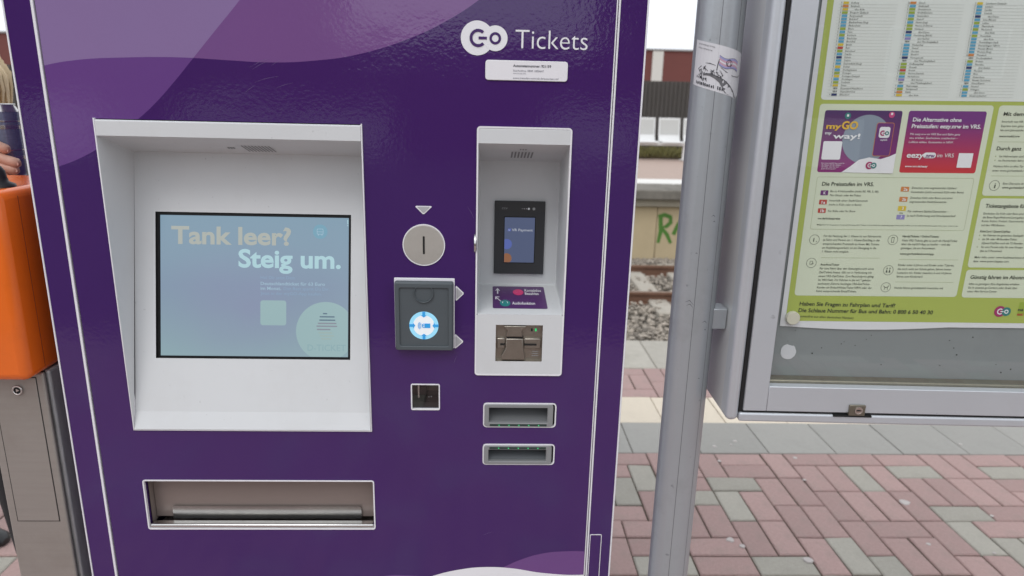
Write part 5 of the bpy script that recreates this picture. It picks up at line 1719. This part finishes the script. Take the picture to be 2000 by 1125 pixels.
pr.build('poster_graphics', mats_p, post)
# lettering: (text, u, z, width, cap height, extra angle, style)
TXT = [
('Mit dem',0.3758,1.4490,0.0276,0.0048,0.000,'b'),
('Innerhalb von NR',0.3757,1.4399,0.0293,0.0026,0.000,'n'),
('Express zum güns',0.3758,1.4341,0.0308,0.0026,0.000,'n'),
('bis zum Jahresticke',0.3759,1.4284,0.0319,0.0026,0.000,'n'),
('www.mobil.nrw',0.3758,1.4203,0.0287,0.0026,0.000,'b'),
('Durch ganz',0.3759,1.4024,0.0344,0.0049,0.000,'b'),
('Im Nahverkehr sind',0.3820,1.3929,0.0335,0.0026,0.000,'n'),
('Im Fernverkehr fahre',0.3819,1.3871,0.0348,0.0026,0.000,'n'),
('Weitere Infos zu allen Tar',0.3759,1.3791,0.0425,0.0027,0.000,'n'),
('unter www.gorheinland.c',0.3761,1.3731,0.0437,0.0027,0.000,'n'),
('Eine Übersicht de',0.3946,1.3553,0.0291,0.0027,0.000,'n'),
('www.gorheinland',0.3945,1.3497,0.0304,0.0027,0.000,'b'),
('Ticketangebote fü',0.3765,1.3221,0.0543,0.0052,0.000,'b'),
('Entdecken Sie Köln oder Bonn prei',0.3759,1.3123,0.0570,0.0028,0.000,'n'),
('die Bonn RegioWelcomeCard gelten',0.3759,1.3068,0.0582,0.0028,0.000,'n'),
('Kunst, Kultur, Freizeit, Gastronomie',0.3756,1.3015,0.0596,0.0028,0.000,'n'),
('my',0.1343,1.4261,0.0208,0.0067,0.000,'Y'),
('GO',0.1555,1.4262,0.0224,0.0100,0.000,'Y'),
('my',0.1340,1.4185,0.0089,0.0037,0.000,'W'),
('way!',0.1453,1.4131,0.0377,0.0067,0.000,'W'),
('Die neue myGO-App. Jetzt für',0.1347,1.3783,0.0325,0.0017,0.000,'w'),
('alle Tickets für Bus & Bahn,',0.1349,1.3758,0.0279,0.0017,0.000,'w'),
('alle Ziele, alles für dich.',0.1351,1.3732,0.0249,0.0017,0.000,'w'),
('Jetzt downloaden!',0.1353,1.3706,0.0208,0.0017,0.000,'w'),
('RHEINLAND',0.2127,1.3764,0.0191,0.0023,0.000,'b'),
('myGO',0.2118,1.4116,0.0094,0.0022,0.000,'W'),
('Die Alternative ohne',0.2521,1.4385,0.0671,0.0051,0.000,'W'),
('Preisstufen: eezy.nrw im VRS.',0.2521,1.4297,0.0954,0.0052,0.000,'W'),
('Mit eezy.nrw im VRS Bus und Bahn ganz',0.2518,1.4202,0.0690,0.0028,0.000,'w'),
('neu erleben. Einchecken, auschecken –',0.2518,1.4150,0.0669,0.0028,0.000,'w'),
('Luftlinie zahlen. Grenzenlos in NRW.',0.2517,1.4094,0.0621,0.0028,0.000,'w'),
('eezy',0.2519,1.3895,0.0237,0.0071,0.000,'W'),
('.nrw',0.2774,1.3901,0.0136,0.0053,0.000,'P'),
('im VRS',0.2946,1.3908,0.0229,0.0053,0.000,'w'),
('www.vrs.de/eezy',0.2518,1.3762,0.0318,0.0027,0.000,'W'),
('Die Preisstufen im VRS.',0.1400,1.3478,0.0731,0.0051,0.000,'b'),
('Bis zu 4 Haltestellen (nicht RE, RB, S, SB).',0.1533,1.3390,0.0688,0.0027,0.000,'n'),
('Nur Einzel- oder 4erTicket',0.1536,1.3333,0.0434,0.0027,0.000,'n'),
('Innerhalb einer Stadt/Gemeinde',0.1539,1.3258,0.0544,0.0027,0.000,'n'),
('(nicht in Köln oder in Bonn)',0.1539,1.3200,0.0459,0.0027,0.000,'n'),
('Für Köln oder für Bonn',0.1539,1.3107,0.0388,0.0028,0.000,'n'),
('Zwischen zwei angrenzenden Städten/',0.2671,1.3464,0.0639,0.0027,0.000,'n'),
('Gemeinden (nicht von/nach Köln oder Bonn)',0.2673,1.3405,0.0744,0.0027,0.000,'n'),
('Zwischen Köln oder Bonn und einer',0.2674,1.3323,0.0607,0.0027,0.000,'n'),
('angrenzenden Stadt/Gemeinde',0.2676,1.3267,0.0523,0.0027,0.000,'n'),
('Für mehrere Städte/Gemeinden –',0.2675,1.3130,0.0584,0.0028,0.000,'n'),
('je nach Entfernung und Streckenverlauf',0.2673,1.3068,0.0692,0.0028,0.000,'n'),
('vrs.de/ticketpreise',0.1405,1.2998,0.0324,0.0028,0.000,'b'),
('bis',0.2563,1.3105,0.0045,0.0026,0.000,'n'),
('K',0.1434,1.3358,0.0032,0.0038,0.000,'W'),
('1a',0.1424,1.3224,0.0055,0.0039,0.000,'W'),
('1b',0.1426,1.3103,0.0055,0.0039,0.000,'W'),
('2a',0.2555,1.3434,0.0058,0.0038,0.000,'W'),
('2b',0.2559,1.3291,0.0056,0.0039,0.000,'W'),
('3',0.2579,1.3164,0.0023,0.0039,0.000,'W'),
('7',0.2579,1.3038,0.0021,0.0039,0.000,'W'),
('i',0.3829,1.3499,0.0019,0.0070,0.000,'n'),
('Maßgeblich für die genauen Preise sind Auszüge aller Tickets und die Beförderungsbedingungen Nahverkehr NRW und die VRS-Tarifbestimmungen. Infos unter: www.vrs.de',0.1409,1.2913,0.2016,0.0016,0.000,'n'),
('1.',0.1386,1.2671,0.0056,0.0054,0.000,'n'),
('Für die Nutzung der 1. Klasse ist vor Fahrtantritt',0.1529,1.2746,0.0828,0.0029,0.000,'n'),
('je Fahrt und Person ein 1. Klasse-Zuschlag in der',0.1529,1.2689,0.0820,0.0029,0.000,'n'),
('entsprechenden Preisstufe zu lösen. Mit Tickets',0.1532,1.2631,0.0813,0.0029,0.000,'n'),
('im Ausbildungsverkehr ist ein Übergang in die',0.1533,1.2574,0.0779,0.0029,0.000,'n'),
('1. Klasse nicht möglich.',0.1537,1.2518,0.0388,0.0029,0.000,'n'),
('AnschlussTicket:',0.1539,1.2324,0.0276,0.0029,0.000,'b'),
('Für eine Fahrt über den Geltungsbereich eines',0.1538,1.2266,0.0787,0.0029,0.000,'n'),
('ZeitTickets hinaus. Gilt nur in Verbindung mit',0.1537,1.2209,0.0768,0.0029,0.000,'n'),
('einem VRS-ZeitTicket. Zum Pauschalpreis gültig',0.1538,1.2151,0.0803,0.0029,0.000,'n'),
('im VRS-Netz. Für Fahrten in die mit * gekenn-',0.1541,1.2094,0.0776,0.0030,0.000,'n'),
('zeichneten Zielorte benötigen VRS-ZeitTicket-',0.1540,1.2036,0.0768,0.0030,0.000,'n'),
('Kunden ein EinfachWeiterTicket NRW oder der',0.1537,1.1979,0.0805,0.0030,0.000,'n'),
('Fahrt entsprechende EinzelTickets.',0.1534,1.1923,0.0594,0.0030,0.000,'n'),
('HandyTickets / OnlineTickets:',0.2663,1.2768,0.0523,0.0029,0.000,'b'),
('Viele VRS-Tickets gibt es auch als HandyTicket',0.2663,1.2707,0.0799,0.0029,0.000,'n'),
('über die myGO-App zu kaufen – und das',0.2665,1.2653,0.0705,0.0029,0.000,'n'),
('günstiger, als am Automaten.',0.2666,1.2595,0.0502,0.0029,0.000,'n'),
('www.gorheinland.com/app',0.2666,1.2511,0.0493,0.0029,0.000,'b'),
('Kinder unter 6 Jahren und Kinder unter 7 Jahren,',0.2671,1.2344,0.0815,0.0029,0.000,'n'),
('die noch nicht zur Schule gehen, fahren immer',0.2672,1.2285,0.0784,0.0029,0.000,'n'),
('kostenlos mit. Kinder zwischen 6 und 14 Jahren',0.2673,1.2228,0.0795,0.0029,0.000,'n'),
('fahren zum Kindertarif.',0.2675,1.2171,0.0384,0.0029,0.000,'n'),
('Hunde fahren grundsätzlich kostenlos mit',0.2675,1.2000,0.0715,0.0030,0.000,'n'),
('auf den VRS-Button.',0.3761,1.2956,0.0338,0.0028,0.000,'n'),
('KölnCard / QueerCityPass',0.3761,1.2865,0.0434,0.0028,0.000,'b'),
('für Fahrten im gesamten Stadtgebi',0.3817,1.2809,0.0580,0.0028,0.000,'n'),
('als 24- oder 48-Stunden-Ticket',0.3815,1.2753,0.0497,0.0029,0.000,'n'),
('(QueerCityPass auch als 72-Stunden-',0.3818,1.2696,0.0603,0.0029,0.000,'n'),
('für eine Person oder für eine Gruppe',0.3821,1.2638,0.0604,0.0029,0.000,'n'),
('(bis zu 5 Personen)',0.3818,1.2580,0.0313,0.0029,0.000,'n'),
('Mehr Infos unter: www.koelntourismus.d',0.3757,1.2485,0.0710,0.0029,0.000,'n'),
('bzw. www.queercitypass.com',0.3756,1.2426,0.0510,0.0029,0.000,'n'),
('Infos zu günstigen Abo-Angeboten erhalten',0.3755,1.2085,0.0735,0.0030,0.000,'n'),
('Sie in unseren go.Centern oder direkt über',0.3754,1.2028,0.0722,0.0030,0.000,'n'),
('unser Abo-Service-Center.',0.3754,1.1972,0.0437,0.0030,0.000,'n'),
('Günstig fahren im Abonn',0.3755,1.2176,0.0778,0.0053,0.000,'b'),
('Haben Sie Fragen zu Fahrplan und Tarif?',0.1316,1.1712,0.1413,0.0056,0.001,'b'),
('Die Schlaue Nummer für Bus und Bahn: 0 800 6 50 40 30',0.1313,1.1610,0.1992,0.0057,0.006,'b'),
('kostenfrei aus allen deutschen Netzen)',0.1333,1.1531,0.0808,0.0032,-0.012,'n'),
('na',0.4555,1.1702,0.0081,0.0045,0.000,'b'),
('ex',0.4555,1.1632,0.0096,0.0045,0.000,'R'),
]
COLS = [(0.1456, 0.1472, 0.1349, 0.1357, 0.0073, 1.5884, 1.4716, 'Bedburg|Bergheim|+über Köln|Bergisch Gladbach|Bergneustadt|Betzdorf|Blankenberg (Sieg)|Blankenheim|Blens|Bonn|Bornheim|Brachelen|Brohltal|Brühl|Buir|Burscheid|Daaden|Daheim|Dahlem|Dattenfeld (Sieg)|Derkum|Dieringhausen|Dormagen|Dormagen Chempark|Drolshagen|Dückrath|Düren|Düsseldorf Mitte/Nord|Düsseldorf Süd|Eilendorf', '323455554545531456553543543NN6'),
 (0.2342, 0.2361, 0.2231, 0.2238, 0.008, 1.5904, 1.4729, 'Glesch|Grafschaft|Grevenbroich|Großbüllesheim|Gummersbach|Gustorf|Hamm (Sieg)|Hausen (b Düren)|Heimbach|+über Düren|Heinsberg (Rhld.)|+über Aachen|+über Mönchengladbach|Hellenthal|Hennef|Herchen|Herdorf|Herzogenrath|+über Mönchengladbach|Hoffnungsthal|Honrath|Horrem|Huchem-Stammeln|Hückelhoven|+über Aachen|+über Mönchengladbach|Hückeswagen|Hürtgenwald|Hürth|+über Köln', '254454544657N55556N441457N5423'),
 (0.3232, 0.3242, 0.3116, 0.3131, 0.0074, 1.5916, 1.4742, 'Leverkusen Chempark|Lindern|Lindlar|Linnich|+über Düren|Linz (Rhein)|Lohmar|Marienheide|Mechernich|+über Köln|Meckenheim|+über Köln|Meinerzhagen Stadt|Meinerzhagen Valbert|Menden (Rhein)|Merten (Sieg)|Merzenich|Mönchengladbach|Monheim|Monschau|+über Aachen|Morsbach|Much|Nettersheim|Neunk.-Seelscheid|Neuss/Kaarst|Neuwied|Nideggen|+über Düren|Niederdollendorf', '35556545454555552N4565555N5455')]
pr = Print(on_poster, L1)
STY = {'n': (0, 0.002), 'b': (0, 0.014), 'W': (1, 0.022), 'w': (1, 0.0), 'Y': (2, 0.035), 'P': (3, 0.022), 'R': (4, 0.022)}
for s, a, c, wd, cap, an, sty in TXT:
    mi, bo = STY[sty]
    big = cap > 0.005
    pr.text(s, a, c, wd, cap, mi, 8 if sty in 'WwYP' else 4, bold=bo, shear=0.06, ang=an if an else TILT, res=3 if big else 2)
CM = {'1': 4, '2': 7, '3': 8, '4': 10, '5': 11, '6': 12, '7': 9}
CN = {'1': '1a', '2': '2a', 'N': 'NRW'}
for na, nb_, ta, tb_, tw, za, zb, names, codes in COLS:
    for i, (nm, cc) in enumerate(zip(names.split('|'), codes)):
        t = i/29
        z = za+(zb-za)*t
        x = na+(nb_-na)*t
        xt = ta+(tb_-ta)*t
        ind = 0.0
        if nm[0] == '+':
            nm, ind = nm[1:], 0.0055
        pr.text(nm, x+ind, z-.0010, len(nm)*0.00142, 0.0022, 0, 4, shear=0.06, ang=TILT, res=1)
        if cc in CM:
            pr.poly([(xt, z-.0016), (xt+tw, z-.0015), (xt+tw, z+.0014), (xt, z+.0013)], CM[cc], 4)
            pr.text(CN.get(cc, cc), xt-.0028, z-.0010, 0.0011*len(CN.get(cc, cc)), 0.0021, 0, 4, bold=.01, res=1)
        else:
            pr.text('NRW', xt+.0012, z-.0010, 0.0060, 0.0021, 0, 4, bold=.02, res=1)
        pr.stroke([(ta-.006, z-.0021), (ta+.072, z-.0021+TILT*.072)], .00028, 16, 3.5)
pr.build('poster_lettering', mats_p, post)
magm = mat('cream_magnet', (0.66, 0.63, 0.52), 0.45, var=0.05)
q = MB().lathe([(0.0100, 0), (0.0100, 0.0050), (0.0092, 0.0060)], (0, 0, 0), 36, 'y')
q.v = [case(0.1228+x, PW-.0012+y, 1.1525+z) for x, y, z in q.v]
mo = q.build('magnet', magm, None, smooth=True)
tag(mo, 'round cream magnet pinning lower corner of green poster', 'magnet')
# torn round sticker remnant on the backboard
rr5 = random.Random(2)
pts = []
for i in range(40):
    a = 2*math.pi*i/40
    k = 0.0122*rr5.uniform(.97, 1.02)
    if 60 < math.degrees(a) < 96:
        k *= 0.86
    pts.append((0.1254+k*.96*math.cos(a), 1.0973+k*math.sin(a)))
q = MB().prism(pts, 0.0372, 0.0379)
q.v = [case(*p) for p in q.v]
rem = q.build('sticker_remnant', paper_m, dc, label='torn round white sticker on grey backboard')
# fingerprints of dirt specks on the backboard
dq_ = MB()
for i in range(34):
    a, c = rr5.uniform(.11, .62), rr5.uniform(1.066, 1.132)
    s = rr5.uniform(.0004, .0011)
    dq_.prism(circle(a, c, s, 6), .0374, .0379)
dq_.v = [case(*p) for p in dq_.v]
dq_.build('dirt_speck', gap_black, dc)
